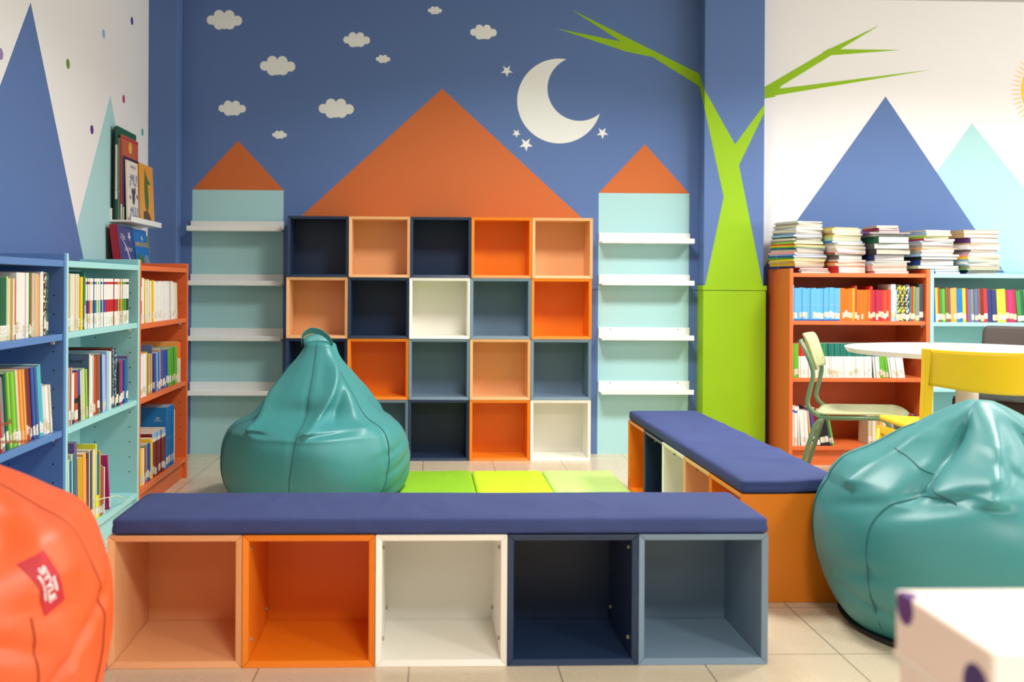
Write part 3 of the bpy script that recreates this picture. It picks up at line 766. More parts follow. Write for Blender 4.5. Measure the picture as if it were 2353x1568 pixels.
xe = row('bottom shelf, left mint bookcase', (XFL, 3.4915, zl['M3']), HF, [
    (2, 'cream/beige', .012, .30, .2, {'lean': 1}), (1, 'tan', .012, .315, .2, {'lean': 1}), (2, 'pale green/cobalt', .011, .275, .2, {'lean': 2}), (2, 'light grey/teal', .013, .29, .2, {'lean': 2}), (1, 'violet', .017, .325, .22, {'lean': 3, 'hard': True}),
    (2, 'mustard', .017, .262, .2, {'lean': 2}), (1, 'light orange', .022, .27, .2, {'lean': 2}), (1, 'red', .006, .25, .19, {'lean': 2}), (3, 'dark grey/beige', .013, .272, .2, {'lean': 1}), (2, 'beige/cream', .013, .265, .2, {'lean': 1}), (1, 'lemon', .009, .285, .2, {'lean': 1}),
    (1, 'cobalt', .017, .245, .19, {'lean': 1, 'bands': [(0, .35, 'lemon'), (.35, 1, 'cobalt')]}), (1, 'mustard', .010, .255, .19), (2, 'brown/light grey', .010, .19, .16), (1, 'red', .008, .18, .16), (1, 'cream', .008, .18, .15)],
    'books on the left mint bookcase bottom shelf', W_=0.47)
book('magenta book leaning at the right end of the bottom shelf, left mint bookcase', 'books on the left mint bookcase bottom shelf', .012, .225, .17, 'magenta',
     Matrix.Translation((XFL-.02, 3.4915+xe+.055, zl['M3']+.0005)) @ Matrix.Rotation(HF, 4, 'Z') @ Matrix.Rotation(R(-9), 4, 'Y'), sticker=(.006, .05))
bm = bmesh.new()
tube(bm, bend([(XFL-.01, 3.80, .19), (XFL+.004, 3.88, .185), (XFL+.006, 3.95, .172), (XFL-.004, 4.02, .165), (XFL+.008, 4.10, .14), (XFL+.006, 4.14, .112)], .05), .0022, 6)
tag(obj('ribbon', bm, mat((214, 204, 176), .8)), 'cream bookmark ribbon trailing from worn books on the bottom mint shelf', 'ribbon')
# ---- left, orange bookcase
row('top shelf, left orange bookcase', (XFL, 4.378, zl['O1']), HF, [
    (2, 'white', .015, .205, .17, {'lean': 1, 'bands': [(0, .4, 'white'), (.4, .6, 'cobalt'), (.6, 1, 'white')]}), (3, 'red', .012, .205, .17, {'lean': 1, 'bands': [(0, .2, 'white'), (.2, .5, 'red'), (.5, .8, 'white'), (.8, 1, 'red')]}),
    (2, 'white', .014, .2, .17, {'lean': 1}), (1, 'yellow', .009, .195, .17, {'lean': 2}), (5, 'white/cream', .0145, .193, .17, {'lean': 2}), (2, 'yellow', .013, .19, .17, {'lean': 2}), (18, 'white', .0155, .186, .16, {'lean': 3}), (4, 'cream', .013, .18, .16, {'lean': 4})],
    'books on the left orange bookcase upper shelf', W_=0.72)
row('middle shelf, left orange bookcase', (XFL, 4.378, zl['O2']), HF, [
    (1, 'white', .018, .19, .17, {'lean': 1}), (1, 'beige', .026, .19, .17, {'lean': 1}), (4, 'white', .017, .19, .17, {'lean': 1}), (1, 'yellow', .010, .198, .18), (1, 'lime green', .008, .19, .17, {'lean': 2}), (3, 'tan', .017, .184, .17, {'lean': 2}),
    (1, 'grey-blue', .012, .22, .19), (2, 'navy/purple', .018, .182, .16, {'lean': 3}), (3, 'cobalt/light blue', .015, .18, .16, {'lean': 3}), (1, 'tan', .016, .19, .17, {'lean': 3}), (1, 'cobalt', .016, .192, .17, {'lean': 4}), (1, 'red', .007, .19, .17, {'lean': 4}),
    (6, 'blue', .0135, .184, .16, {'lean': 4, 'even': 1}), (4, 'grass green', .0145, .186, .16, {'lean': 4, 'even': 1}), (2, 'green', .016, .186, .16, {'lean': 3}), (3, 'grass green', .014, .186, .16, {'lean': 3, 'even': 1}),
    (2, 'light orange', .02, .205, .18, {'lean': 2, 'bands': [(0, .6, 'cream'), (.6, 1, 'orange')]})],
    'books on the left orange bookcase middle shelf', W_=0.785)
xo = row('bottom shelf, left orange bookcase', (XFL, 4.378, zl['O3']), HF, [
    (2, 'orange', .018, .165, .14, {'bands': [(0, .62, 'white'), (.62, 1, 'orange')]}), (2, 'yellow', .02, .165, .14, {'lean': 1}), (1, 'white', .014, .165, .14, {'lean': 1}), (3, 'green/rust/grey', .011, .168, .14, {'lean': 2}), (3, 'blue', .013, .172, .14, {'lean': 2}), (1, 'yellow', .026, .185, .15, {'lean': 2}),
    (9, 'maroon', .0175, .205, .16, {'lean': 1, 'even': 1, 'bands': [(0, .80, 'maroon'), (.80, .88, 'white'), (.88, 1, 'light blue')]})],
    'books on the left orange bookcase bottom shelf', W_=0.5)
y0 = 4.378+xo+.002
o_ = book('tall blue book with a white open-book emblem, left orange bookcase, bottom shelf', 'books on the left orange bookcase bottom shelf', .019, .295, .215, 'azure', Matrix.Translation((XFL-.018, y0, zl['O3']+.0005)) @ Matrix.Rotation(HF, 4, 'Z'), hard=True, sticker=(.02, .055))
bm = bmesh.new(); c_ = (-.0004)
for k in range(7):
    a = math.pi*(k+.5)/7; y_, z_ = .04+.016*math.cos(a), .235+.018*math.sin(a)
    q = [(0.04, .235), (y_+.002*math.sin(a), z_), (y_-.002*math.sin(a), z_+.001)]
    prism(bm, q, 0, -.0005, lambda u, v, n: (n, u, v))
prism(bm, [(.02, .2325), (.06, .2325), (.06, .2345), (.02, .2345)], 0, -.0005, lambda u, v, n: (n, u, v))
obj('cover_emblem', bm, mat((170, 200, 225), .5), o_)
textmesh('te', .022, mat((200, 205, 215), .5), o_, Matrix(((0, 0, -1, -.0004), (-1, 0, 0, .12), (0, 1, 0, .165), (0, 0, 0, 1))), 'cover_lettering')
row('right end, bottom shelf, left orange bookcase', (XFL, y0+.0195, zl['O3']), HF, [(8, 'azure', .0165, .297, .21, {'even': 1, 'sticker': (.02, .055), 'style': 'worn'}), (2, 'white', .014, .265, .19)], 'books on the left orange bookcase bottom shelf')

# ---- right, orange bookcase
row('top shelf, right orange bookcase', (2.0835, 5.56, .818), 0, [
    (1, 'sky blue', .012, .205, .15), (17, 'sky blue', .0155, .185, .14, {'bands': [(0, .04, 'blue'), (.04, .48, 'sky blue'), (.48, .485, 'light grey'), (.485, 1, 'sky blue')]}), (5, 'orange', .0145, .183, .14), (1, 'mustard', .014, .186, .14), (1, 'rust', .011, .202, .15), (6, 'orange', .0125, .178, .14),
    (1, 'red', .015, .2, .15), (3, 'crimson', .0165, .178, .14), (4, 'red/rust', .0145, .176, .14), (1, 'white', .026, .212, .17, {'bands': [(0, .2, 'light blue'), (.2, 1, 'white')]}), (1, 'light blue', .006, .18, .14), (2, 'lemon', .026, .207, .16, {'style': 'speckled'}), (1, 'white', .020, .205, .16, {'style': 'speckled'}), (1, 'teal', .011, .195, .15), (1, 'red', .014, .2, .15), (1, 'grass green', .012, .195, .15), (1, 'grey', .022, .195, .15), (1, 'dark grey', .025, .215, .17)],
    'books on the right orange bookcase top shelf', W_=0.757)
def two(c, i): return [(0, .62, 'white'), (.62, 1, c)]
row('second shelf, right orange bookcase', (2.0835, 5.56, .495), 0, [
    (3, 'grass green', .0125, .19, .14), (6, 'red', .0115, .196, .14, {'bandf': two, 'lean': 1, 'even': 1, 'desc': 'and white'}), (1, 'grass green', .014, .195, .14, {'lean': 1}), (6, 'teal/green', .0115, .196, .14, {'bandf': two, 'lean': 1, 'even': 1, 'desc': 'and white'}),
    (23, 'teal/dark green/teal', .0117, .195, .14, {'bandf': two, 'lean': 2, 'even': 1, 'desc': 'and white'}), (3, 'cobalt/teal', .0117, .195, .14, {'bandf': two, 'lean': 5, 'even': 1, 'desc': 'and white'}), (3, 'grass green', .0155, .192, .14, {'lean': 6}), (8, 'cobalt', .0108, .19, .14, {'bandf': two, 'lean': 8, 'even': 1, 'desc': 'and white'})],
    'books on the right orange bookcase second shelf', W_=0.655)
row('bottom shelf, right orange bookcase', (2.0835, 5.56, .109), 0, [
    (2, 'white', .019, .225, .17, {'lean': 1, 'bands': [(0, .22, 'cream'), (.22, .84, 'white'), (.84, .9, 'cobalt'), (.9, 1, 'white')]}), (1, 'purple', .010, .222, .17, {'lean': 2, 'bands': [(0, 1, 'white')]}), (5, 'white', .0105, .198, .15, {'lean': 4, 'even': 1}), (1, 'light orange', .009, .195, .15, {'lean': 6}), (1, 'cobalt', .008, .2, .15, {'lean': 6}),
    (2, 'purple/maroon', .021, .218, .17, {'lean': 8}), (3, 'black', .017, .205, .16, {'lean': 9}), (1, 'dark grey', .014, .2, .15, {'lean': 10}), (1, 'grass green', .013, .19, .15, {'lean': 11})],
    'books at the left of the right orange bookcase bottom shelf', W_=0.25)
row('right group, bottom shelf, right orange bookcase', (2.545, 5.56, .109), 0, [
    (3, 'beige/cream/tan', .018, .165, .13, {'inset': .06}), (2, 'light orange/cream', .016, .16, .13, {'inset': .06}), (1, 'blue', .010, .165, .13, {'inset': .09}), (2, 'red', .012, .165, .13, {'inset': .09}), (1, 'blue', .012, .165, .13, {'inset': .1}), (2, 'pink/purple', .012, .16, .13, {'inset': .1}), (1, 'purple', .016, .17, .13, {'inset': .1}), (2, 'blue/green', .016, .17, .13, {'inset': .1}), (1, 'green', .016, .17, .13, {'inset': .1}), (2, 'red/violet', .016, .17, .13, {'inset': .1})],
    'books at the right of the right orange bookcase bottom shelf', W_=0.29)
# ---- right, mint bookcase
row('top shelf, right mint bookcase', (2.891, 5.56, .813), 0, [
    (1, 'cobalt', .010, .195, .14, {'lean': 2}), (2, 'yellow/rust', .010, .195, .14, {'lean': 2}), (3, 'green/grass green/brown', .012, .193, .14, {'lean': 2}), (1, 'brown', .010, .192, .14, {'lean': 2}), (2, 'light orange', .014, .192, .14, {'lean': 2}), (2, 'azure', .012, .19, .14, {'lean': 2}), (1, 'lemon', .014, .19, .14, {'lean': 2}), (1, 'crimson', .008, .19, .14, {'lean': 2}),
    (3, 'grey-blue/grey', .014, .19, .14, {'lean': 2}), (1, 'brown', .009, .19, .14, {'lean': 2}), (2, 'maroon/red', .015, .19, .14, {'lean': 3}), (2, 'navy', .021, .188, .14, {'lean': 3}), (2, 'lemon', .018, .188, .14, {'lean': 3}), (3, 'crimson/magenta', .016, .186, .14, {'lean': 4}), (3, 'green/dark green', .016, .184, .14, {'lean': 5}), (1, 'yellow', .016, .184, .14, {'lean': 6}), (4, 'lilac/light grey', .015, .183, .14, {'lean': 7}), (3, 'white/grey', .014, .182, .14, {'lean': 8})],
    'books on the right mint bookcase top shelf', W_=0.735)
o_ = book('thin white book standing alone at the left of the right mint bookcase', None, .012, .145, .12, 'white', Matrix.Translation((2.893, 5.575, .4405)))
for k in range(4):
    book('flat white booklet, %s from the bottom, on the lower shelf of the right mint bookcase' % ordw(k+1), 'flat booklets on the right mint bookcase', .007, .13, .17, 'white',
         Matrix.Translation((2.915+.003*k, 5.58, .4405+.0073*k)) @ Matrix(((0, 1, 0, 0), (0, 0, 1, 0), (1, 0, 0, 0), (0, 0, 0, 1))))

# ---- stacks on top of the right bookcases
PG = [mat(c, .8, .1, 'pages') for c in ((226, 220, 206), (198, 190, 172), (186, 178, 162), (222, 214, 204), (208, 206, 200))]
def stack(name, x, y, rot, specs, z0=1.0885, drift=(0, 0)):
    z = z0; n = 0
    for (cnt, colors, th, wx, wy, *rest) in specs:
        kw = rest[0] if rest else {}; cl = colors.split('/')
        for i in range(cnt):
            n += 1; c = cl[i % len(cl)]; t_ = th*random.uniform(.85, 1.15)
            a = R(rot+random.uniform(-4, 4)+kw.get('rot', 0)); dx = random.uniform(-.007, .007)+drift[0]*(z-z0)+kw.get('dx', 0); dy = random.uniform(-.006, .006)
            # flat: local x (thickness) -> +z, spine (y=0) to the left, height -> towards the wall
            F = Matrix(((0, 1, 0, 0), (0, 0, 1, 0), (1, 0, 0, 0), (0, 0, 0, 1)))
            Mx = Matrix.Translation((x+dx, y+dy, z)) @ Matrix.Rotation(a, 4, 'Z') @ Matrix.Translation((-wx/2, -wy/2, 0)) @ F
            book('%s%s book, %s from the bottom, %s' % ('thick ' if t_ > .024 else 'thin ' if t_ < .009 else '', c, ordw(n), name), 'books in '+name, t_, wy, wx, c, Mx,
                 hard=t_ > .018, pages=random.choice(PG), style='worn', edge=.0014)
            z += t_+.0003
    return z
stack('leftmost stack on the right bookcases', 2.165, 5.735, 20, [
    (1, 'grey', .012, .19, .2, {'dx': .045, 'rot': -8}), (1, 'maroon', .008, .19, .2, {'dx': .045, 'rot': -8}), (1, 'red', .010, .19, .2, {'dx': .045, 'rot': -8}), (1, 'navy', .008, .2, .21), (1, 'mustard', .018, .21, .22), (1, 'tan', .014, .215, .22), (1, 'yellow', .010, .22, .22), (1, 'green', .012, .235, .22), (1, 'blue', .010, .235, .22), (1, 'light blue', .008, .23, .21),
    (1, 'pink', .010, .22, .21), (1, 'beige', .014, .2, .21), (1, 'cobalt', .010, .205, .22), (2, 'grass green/yellow', .008, .21, .22), (1, 'red', .009, .2, .21), (2, 'lime green/grey', .009, .2, .21), (2, 'cream/dark grey', .010, .195, .2), (1, 'light blue', .009, .2, .2), (1, 'grey-blue', .008, .19, .2), (3, 'light grey/cream', .008, .185, .2), (3, 'white/light grey/beige', .0085, .18, .2), (3, 'light grey', .007, .175, .19)], drift=(.02, 0))
stack('second stack from left, right bookcases', 2.425, 5.735, 16, [
    (1, 'red', .042, .19, .2), (1, 'cream', .006, .2, .2), (1, 'light orange', .012, .205, .2), (1, 'rust', .008, .2, .2), (1, 'cream', .010, .195, .2), (1, 'grey', .022, .17, .18), (1, 'dark green', .006, .21, .2), (1, 'red', .009, .21, .2), (5, 'white/cream', .0115, .2, .21, {'rot': 2}), (1, 'azure', .011, .205, .21), (1, 'pale green', .026, .19, .2), (1, 'yellow', .008, .19, .2), (3, 'beige/tan', .010, .19, .2), (1, 'lemon', .007, .2, .2), (1, 'tan', .009, .17, .19)], drift=(-.12, 0))
stack('middle stack on the right bookcases', 2.655, 5.72, 4, [
    (4, 'pink/beige', .0135, .205, .22), (1, 'light blue', .011, .21, .22), (1, 'beige', .008, .22, .22), (1, 'navy', .032, .18, .21), (1, 'black', .035, .215, .24), (1, 'dark grey', .034, .21, .24, {'rot': 2}), (1, 'dark green', .040, .19, .26), (1, 'cream', .014, .18, .2), (1, 'purple', .007, .24, .24), (3, 'beige/crimson', .013, .125, .17)])
stack('fourth stack from left, right bookcases', 2.925, 5.71, 7, [
    (1, 'cobalt', .0145, .15, .2, {'dx': .06}), (1, 'azure', .0145, .15, .2, {'dx': .06}), (1, 'pale green', .016, .25, .22), (1, 'blue', .030, .205, .21), (1, 'black', .020, .23, .22), (1, 'light blue', .014, .25, .22), (1, 'cream', .011, .19, .21), (1, 'beige', .016, .2, .21), (1, 'light orange', .006, .23, .22), (2, 'light grey', .015, .2, .2), (1, 'light blue', .008, .2, .21), (1, 'crimson', .012, .2, .21), (2, 'lime green', .009, .15, .2), (2, 'white/light blue', .0125, .155, .2), (1, 'beige', .009, .16, .19)])
stack('rightmost stack on the right bookcases', 3.18, 5.71, 12, [
    (2, 'navy', .011, .19, .2), (1, 'green', .007, .25, .22), (1, 'beige', .018, .21, .22), (1, 'light blue', .008, .22, .22), (1, 'white', .014, .22, .21), (1, 'light blue', .014, .205, .21), (1, 'yellow', .008, .215, .22), (2, 'light orange/pink', .010, .215, .22), (1, 'white', .014, .16, .2), (1, 'grey', .015, .18, .21), (1, 'white', .026, .215, .21), (1, 'tan', .010, .21, .21), (1, 'purple', .032, .19, .21, {'rot': 2}), (2, 'tan', .020, .22, .21, {'rot': -3})])

# ---- picture books on the left wall
lw_ = ledge(XL, 1.010, 5.0, .05, 'white picture ledge mostly hidden behind the left bookcases', 'ledges on the left wall', rz=math.pi/2, L=.72)
def wallbook(name, label, yA, xface, z, wdt, h, th, lean, color, **kw):
    """spine toward the camera (-Y), cover facing the room (+X)"""
    # local x (thickness)-> +X ; y (depth) -> +Y ; z up ; lean: top towards the wall
    Mx = Matrix.Translation((xface-th, yA, z)) @ Matrix.Rotation(R(-lean), 4, 'Y')
    return book(label, 'picture books on the left wall ledges', th, h, wdt, color, Mx, **kw)
zt = 1.3335
wallbook('', 'dark thin book at the very back of the wall ledge', 5.15, -1.578, zt, .34, .475, .007, 0, 'black')
wallbook('', 'tall green picture book at the back of the wall ledge', 5.15, -1.566, zt, .33, .48, .011, 0, 'dark green', bands=[(0, .22, 'dark green'), (.22, .30, 'white'), (.30, .8, 'cream'), (.8, 1, 'dark green')])
wallbook('', 'worn grey picture book between the green and the orange one', 5.155, -1.554, zt, .27, .42, .011, 0, 'grey', style='worn')
ob = wallbook('', 'tall orange-brown picture book with a round yellow emblem on the wall ledge', 5.152, -1.541, zt, .285, .437, .009, .3, (186, 92, 56), bands=[(0, .18, 'cream'), (.18, 1, 'rust')], sticker=(.03, .08))
bm = bmesh.new(); th_ = .009
prism(bm, [(.14+.03*math.cos(2*math.pi*k/28), .385+.03*math.sin(2*math.pi*k/28)) for k in range(28)], th_, th_+.0006, lambda u, v, n: (n, u, v)); obj('cover_emblem', bm, mat((226, 170, 60), .5), ob)
bm = bmesh.new(); prism(bm, [(.004, .43), (.28, .43), (.28, .418), (.004, .418)], th_, th_+.0006, lambda u, v, n: (n, u, v)); obj('cover_border', bm, mat((170, 50, 60), .5), ob)
wallbook('', 'dark violet picture book right behind the white one on the wall ledge', 5.152, -1.531, zt, .27, .328, .007, .6, (52, 36, 72), bands=[(0, .2, 'cream'), (.2, 1, 'purple')])
ow = wallbook('', 'white picture book with blue MU lettering at the front of the wall ledge', 5.155, -1.512, zt, .21, .308, .009, 1.5, (226, 218, 208), bands=[(0, 1, 'ivory')])
def coverM(th, y, z, e=.0005): return Matrix(((0, 0, 1, th+e), (1, 0, 0, y), (0, 1, 0, z), (0, 0, 0, 1)))
mb = mat((44, 74, 140), .5); mr = mat((170, 120, 140), .5)
textmesh('¡MU!', .085, mb, ow, coverM(.009, .108, .185), 'cover_lettering', sx=.85)
textmesh('¡MUU!', .075, mb, ow, coverM(.009, .108, .022), 'cover_lettering', sx=.72)
textmesh('UNA VACA', .024, mr, ow, coverM(.009, .108, .272), 'cover_lettering', sx=.8)
bm = bmesh.new()
for cy_, cz_, a_, b_ in [(.105, .125, .026, .040), (.085, .155, .016, .016), (.13, .16, .014, .020), (.17, .13, .012, .012), (.045, .12, .010, .010)]:
    prism(bm, [(cy_+a_*math.cos(2*math.pi*k/20), cz_+b_*math.sin(2*math.pi*k/20)*(1+.2*math.sin(3*k))) for k in range(20)], .009, .0096, lambda u, v, n: (n, u, v))
obj('cover_picture', bm, mat((66, 64, 84), .5), ow)
od = wallbook('', 'yellow and orange picture book with a green bird beside the MU book', 5.345, -1.498, zt, .262, .318, .005, 2.5, (226, 156, 50))
bm = bmesh.new()
prism(bm, [(.10, .30), (.115, .275), (.125, .262), (.165, .235), (.20, .225), (.18, .212), (.14, .215), (.15, .18), (.16, .13), (.15, .08), (.12, .06), (.09, .09), (.08, .15), (.085, .22), (.095, .26)], .005, .0056, lambda u, v, n: (n, u, v))
obj('cover_picture', bm, mat((74, 104, 50), .5), od)
bm = bmesh.new(); prism(bm, [(.05, .004), (.05, .06), (.12, .07), (.16, .055), (.20, .02), (.255, .004)], .005, .0055, lambda u, v, n: (n, u, v)); obj('cover_ground', bm, mat((92, 66, 48), .5), od)
zb = 1.0205
for k in range(4):
    wallbook('', 'red-edged picture book, %s from the wall, behind the night-sky one' % ordw(k+1), 5.075, -1.545+.0085*k, zb, .30, .285, .0078, 7, 'crimson', st=None) if False else \
    book('red-edged picture book, %s from the wall, behind the night-sky one' % ordw(k+1), 'picture books on the left wall ledges', 0.0078, .287, .245, 'crimson',
         Matrix.Translation((-1.549+.0085*k, 5.075, zb)) @ Matrix.Rotation(R(-7), 4, 'Y'), pages=mpages)
op = book('dark blue picture book with a white moon and grey title, low on the left wall', 'picture books on the left wall ledges', .006, .287, .245, (62, 66, 130),
          Matrix.Translation((-1.5145, 5.075, zb)) @ Matrix.Rotation(R(-7), 4, 'Y'), bands=[(0, 1, 'crimson')])
mg = mat((190, 186, 200), .5)
textmesh('Pide', .048, mg, op, coverM(.006, .075, .212), 'cover_lettering', sx=.85); textmesh('un deseo', .042, mg, op, coverM(.006, .145, .155), 'cover_lettering', sx=.85)
bm = bmesh.new()
mo = arc((-.02, .03), .20, (.178, .055), (.02, .225), True, 20); mi_ = arc((-.06, .02), .225, (.16, .06), (.02, .225), True, 20)
prism(bm, [(max(0, a), max(0, b)) for a, b in mo]+[(max(0, a), max(0, b)) for a, b in mi_[::-1][1:-1]], .006, .0066, lambda u, v, n: (n, u, v)); obj('cover_moon', bm, mat((214, 210, 226), .5), op)
bm = bmesh.new(); prism(bm, star(.185, .235, .028, .1), .006, .0066, lambda u, v, n: (n, u, v)); obj('cover_star', bm, mat((214, 212, 240), .5), op)
oa = book('bright blue picture book with an elephant and yellow title, low on the left wall', 'picture books on the left wall ledges', .006, .282, .262, (24, 110, 190),
          Matrix.Translation((-1.5065, 5.335, zb)) @ Matrix.Rotation(R(-9), 4, 'Y'))
textmesh('ANIMALES MÁGICOS', .036, mat((216, 180, 40), .5), oa, coverM(.006, .142, .188), 'cover_lettering', sx=.72)
bm = bmesh.new()
for cy_, cz_, a_, b_ in [(.20, .105, .036, .042), (.165, .10, .02, .036), (.232, .07, .018, .05)]:
    prism(bm, [(cy_+a_*math.cos(2*math.pi*k/20), cz_+b_*math.sin(2*math.pi*k/20)) for k in range(20)], .006, .0066+.0002*(cy_ > .2), lambda u, v, n: (n, u, v))
obj('cover_elephant', bm, mat((130, 134, 150), .5), oa)
bm = bmesh.new()
for cy_, cz_, a_, b_ in [(.06, .125, .03, .03), (.11, .115, .024, .022), (.05, .10, .03, .02)]:
    prism(bm, [(cy_+a_*math.cos(2*math.pi*k/20), cz_+b_*math.sin(2*math.pi*k/20)) for k in range(20)], .006, .0066+.0002*(cy_ > .1), lambda u, v, n: (n, u, v))
obj('cover_bush', bm, mat((40, 110, 60), .5), oa)
bm = bmesh.new(); prism(bm, star(.16, .235, .018, .3), .006, .0066, lambda u, v, n: (n, u, v)); obj('cover_star', bm, mat((225, 215, 200), .5), oa)
wallbook('', 'tan picture book peeping out above the night-sky book', 5.19, -1.590, zb, .12, .297, .006, 0, 'tan')
wallbook('', 'maroon picture book just under the upper wall ledge', 5.33, -1.591, zb, .17, .292, .006, 0, 'maroon')
wallbook('', 'olive green picture book at the far end of the lower wall ledge', 5.50, -1.535, zb, .20, .255, .006, 5, (120, 130, 50))

# ---- books the picture shows nothing of are left out; the ones that show least become one object
HIDDEN = set([0, 1, 2, 3, 4, 5, 6, 7, 30, 31, 32, 33, 34, 35, 36, 66, 67, 68, 80, 108, 114, 115, 116, 117, 118, 153, 154, 155, 178, 179, 180, 181, 207, 215, 216, 222, 245, 252, 253, 276, 280, 282, 342, 343, 408, 410, 411, 413, 416, 449, 450, 451, 452, 453, 454, 455, 456, 459, 460, 461])
REST = set([13, 20, 41, 49, 53, 61, 62, 69, 72, 73, 76, 78, 81, 85, 86, 88, 90, 93, 95, 97, 98, 100, 101, 103, 104, 106, 111, 113, 120, 123, 126, 129, 139, 144, 151, 156, 157, 164, 168, 174, 175, 176, 182, 183, 185, 186, 188, 190, 191, 193, 194, 195, 197, 198, 199, 201, 203, 204, 205, 206, 208, 209, 210, 211, 212, 213, 214, 217, 218, 221, 224, 228, 229, 230, 232, 233, 234, 235, 236, 237, 238, 239, 240, 241, 242, 243, 246, 247, 249, 254, 255, 256, 257, 258, 259, 260, 261, 262, 265, 269, 272, 278, 283, 284, 286, 297, 306, 311, 312, 319, 324, 330, 333, 337, 338, 339, 340, 341, 344, 345, 346, 347, 348, 349, 353, 356, 359, 360, 361, 362, 363, 364, 365, 366, 367, 368, 369, 370, 371, 373, 374, 375, 376, 377, 378, 379, 380, 381, 382, 383, 384, 385, 390, 391, 392, 393, 394, 395, 397, 398, 399, 401, 402, 405, 406, 407, 409, 412, 414, 415, 417, 418, 419, 420, 448, 457, 458, 462, 463, 483, 486, 488, 489, 490, 491, 492, 494, 496, 497, 499, 508, 510, 512, 513, 519, 526, 529, 537, 542, 543, 546, 547, 548, 549, 551, 554])
if REST:
    bm = bmesh.new(); ms = []
    for i in sorted(REST):
        for q in [BOOKS[i]]+list(BOOKS[i].children):
            tmp = bmesh.new(); tmp.from_mesh(q.data); base = []
            for m_ in q.data.materials:
                if m_ not in ms: ms.append(m_)
                base.append(ms.index(m_))
            Mw = BOOKS[i].matrix_basis; vm = {}
            for v in tmp.verts: vm[v] = bm.verts.new(Mw @ v.co)
            for f_ in tmp.faces:
                nf = bm.faces.new([vm[v] for v in f_.verts]); nf.material_index = base[f_.material_index]
            tmp.free()
    tag(obj('book', bm, ms), 'the many thinner books that fill the remaining gaps on the shelves and in the stacks', 'books', kind='stuff')
for i in sorted(HIDDEN | REST):
    for q in list(BOOKS[i].children)+[BOOKS[i]]: bpy.data.objects.remove(q)

# ------------------------------------------------------------------ round table and chairs
mtop = mat((226, 230, 236), .22, .5, 'paint')
t = thing('round_table', 'round white pedestal table with a beige edge at the right', 'table', (2.60, 4.69, 0))
bm = bmesh.new(); bmesh.ops.create_cone(bm, cap_ends=True, segments=96, radius1=.535, radius2=.55, depth=.024)
bmesh.ops.translate(bm, verts=bm.verts[:], vec=(0, 0, .706)); bevel(bm, .002, 2); obj('tabletop', bm, mtop, t)
bm = bmesh.new(); tube(bm, [(0, 0, .03), (0, 0, .694)], .050, 28); obj('pedestal', bm, mat((206, 198, 184), .5, .4, 'paint'), t, smooth=False)
bm = bmesh.new(); bmesh.ops.create_cone(bm, cap_ends=True, segments=64, radius1=.29, radius2=.27, depth=.03); bmesh.ops.translate(bm, verts=bm.verts[:], vec=(0, 0, .015)); bevel(bm, .004, 2); obj('base_plate', bm, mat((206, 198, 184), .5, .4, 'paint'), t)

def sheet(bm, fn, nu, nv, th):
    """curved panel: fn(u,v)->Vector, th thickness vector fn"""
    a = [[bm.verts.new(fn(i/nu, j/nv)) for i in range(nu+1)] for j in range(nv+1)]
    b = []
    for j in range(nv+1):
        rr = []
        for i in range(nu+1):
            e = 1e-3; u, v = i/nu, j/nv
            du = fn(min(1, u+e), v)-fn(max(0, u-e), v); dv = fn(u, min(1, v+e))-fn(u, max(0, v-e))
            rr.append(bm.verts.new(fn(u, v)+du.cross(dv).normalized()*th))
        b.append(rr)
    for j in range(nv):
        for i in range(nu):
            bm.faces.new((a[j][i], a[j][i+1], a[j+1][i+1], a[j+1][i])); bm.faces.new((b[j][i], b[j+1][i], b[j+1][i+1], b[j][i+1]))
    for i in range(nu):
        for q in (0, nv): bm.faces.new((a[q][i], a[q][i+1], b[q][i+1], b[q][i]))
    for j in range(nv):
        for q in (0, nu): bm.faces.new((a[j][q], a[j+1][q], b[j+1][q], b[j][q]))
def rounded(u, v, W_, H_, r):
    """squash a unit grid into a rounded rectangle (centre origin)"""
    x, y = (u-.5)*W_, (v-.5)*H_
    ax, ay = abs(x), abs(y); cx_, cy_ = W_/2-r, H_/2-r
    if ax > cx_ and ay > cy_:
        dx, dy = ax-cx_, ay-cy_; m_ = max(dx, dy); l_ = math.hypot(dx, dy)
        if l_ > 1e-9: k = m_/l_; ax, ay = cx_+dx*k, cy_+dy*k
    return math.copysign(ax, x), math.copysign(ay, y)
# green school chair; local x = forward, y = left, origin under the rear of the seat
F_ = Vector((.883, -.469, 0)); G_ = Vector((.469, .883, 0)); A_ = Vector((1.825, 4.578, 0)); O_ = A_+G_*.18
t = thing('school_chair', 'small green school chair with pale green wooden seat, left of the round table', 'chair', O_, math.atan2(F_.y, F_.x))
mgt = mat((96, 128, 92), .35, .5, 'paint'); mgw = mat((186, 194, 146), .3, .5, 'paint'); mchrome = mat((170, 170, 165), .25, .8)
hw = .18; tr = .0105
for s, nm in ((-1, 'near'), (1, 'far')):
    bm = bmesh.new(); tube(bm, bend([(.02, s*hw, .404), (-.045, s*hw, .455), (-.012, s*hw, .60), (-.022, s*hw, .65), (-.072, s*hw, .765)], .05, 6), tr, 12); obj('back_tube', bm, mgt, t, smooth=True)
    bm = bmesh.new(); tube(bm, bend([(.02, s*hw, .404), (.31, s*hw, .418), (.345, s*(hw-.002), .24)], .05, 6), tr, 12)
    obj('seat_rail', bm, mgt, t, smooth=True)
    bm = bmesh.new(); tube(bm, [(.345, s*(hw-.002), .24), (.375, s*hw, .004)], tr, 12); obj('leg', bm, mgt, t, smooth=True)
    bm = bmesh.new(); tube(bm, bend([(.03, s*hw, .404), (-.005, s*hw, .37), (-.11, s*hw, .004)], .03, 5), tr, 12); obj('leg', bm, mgt, t, smooth=True)
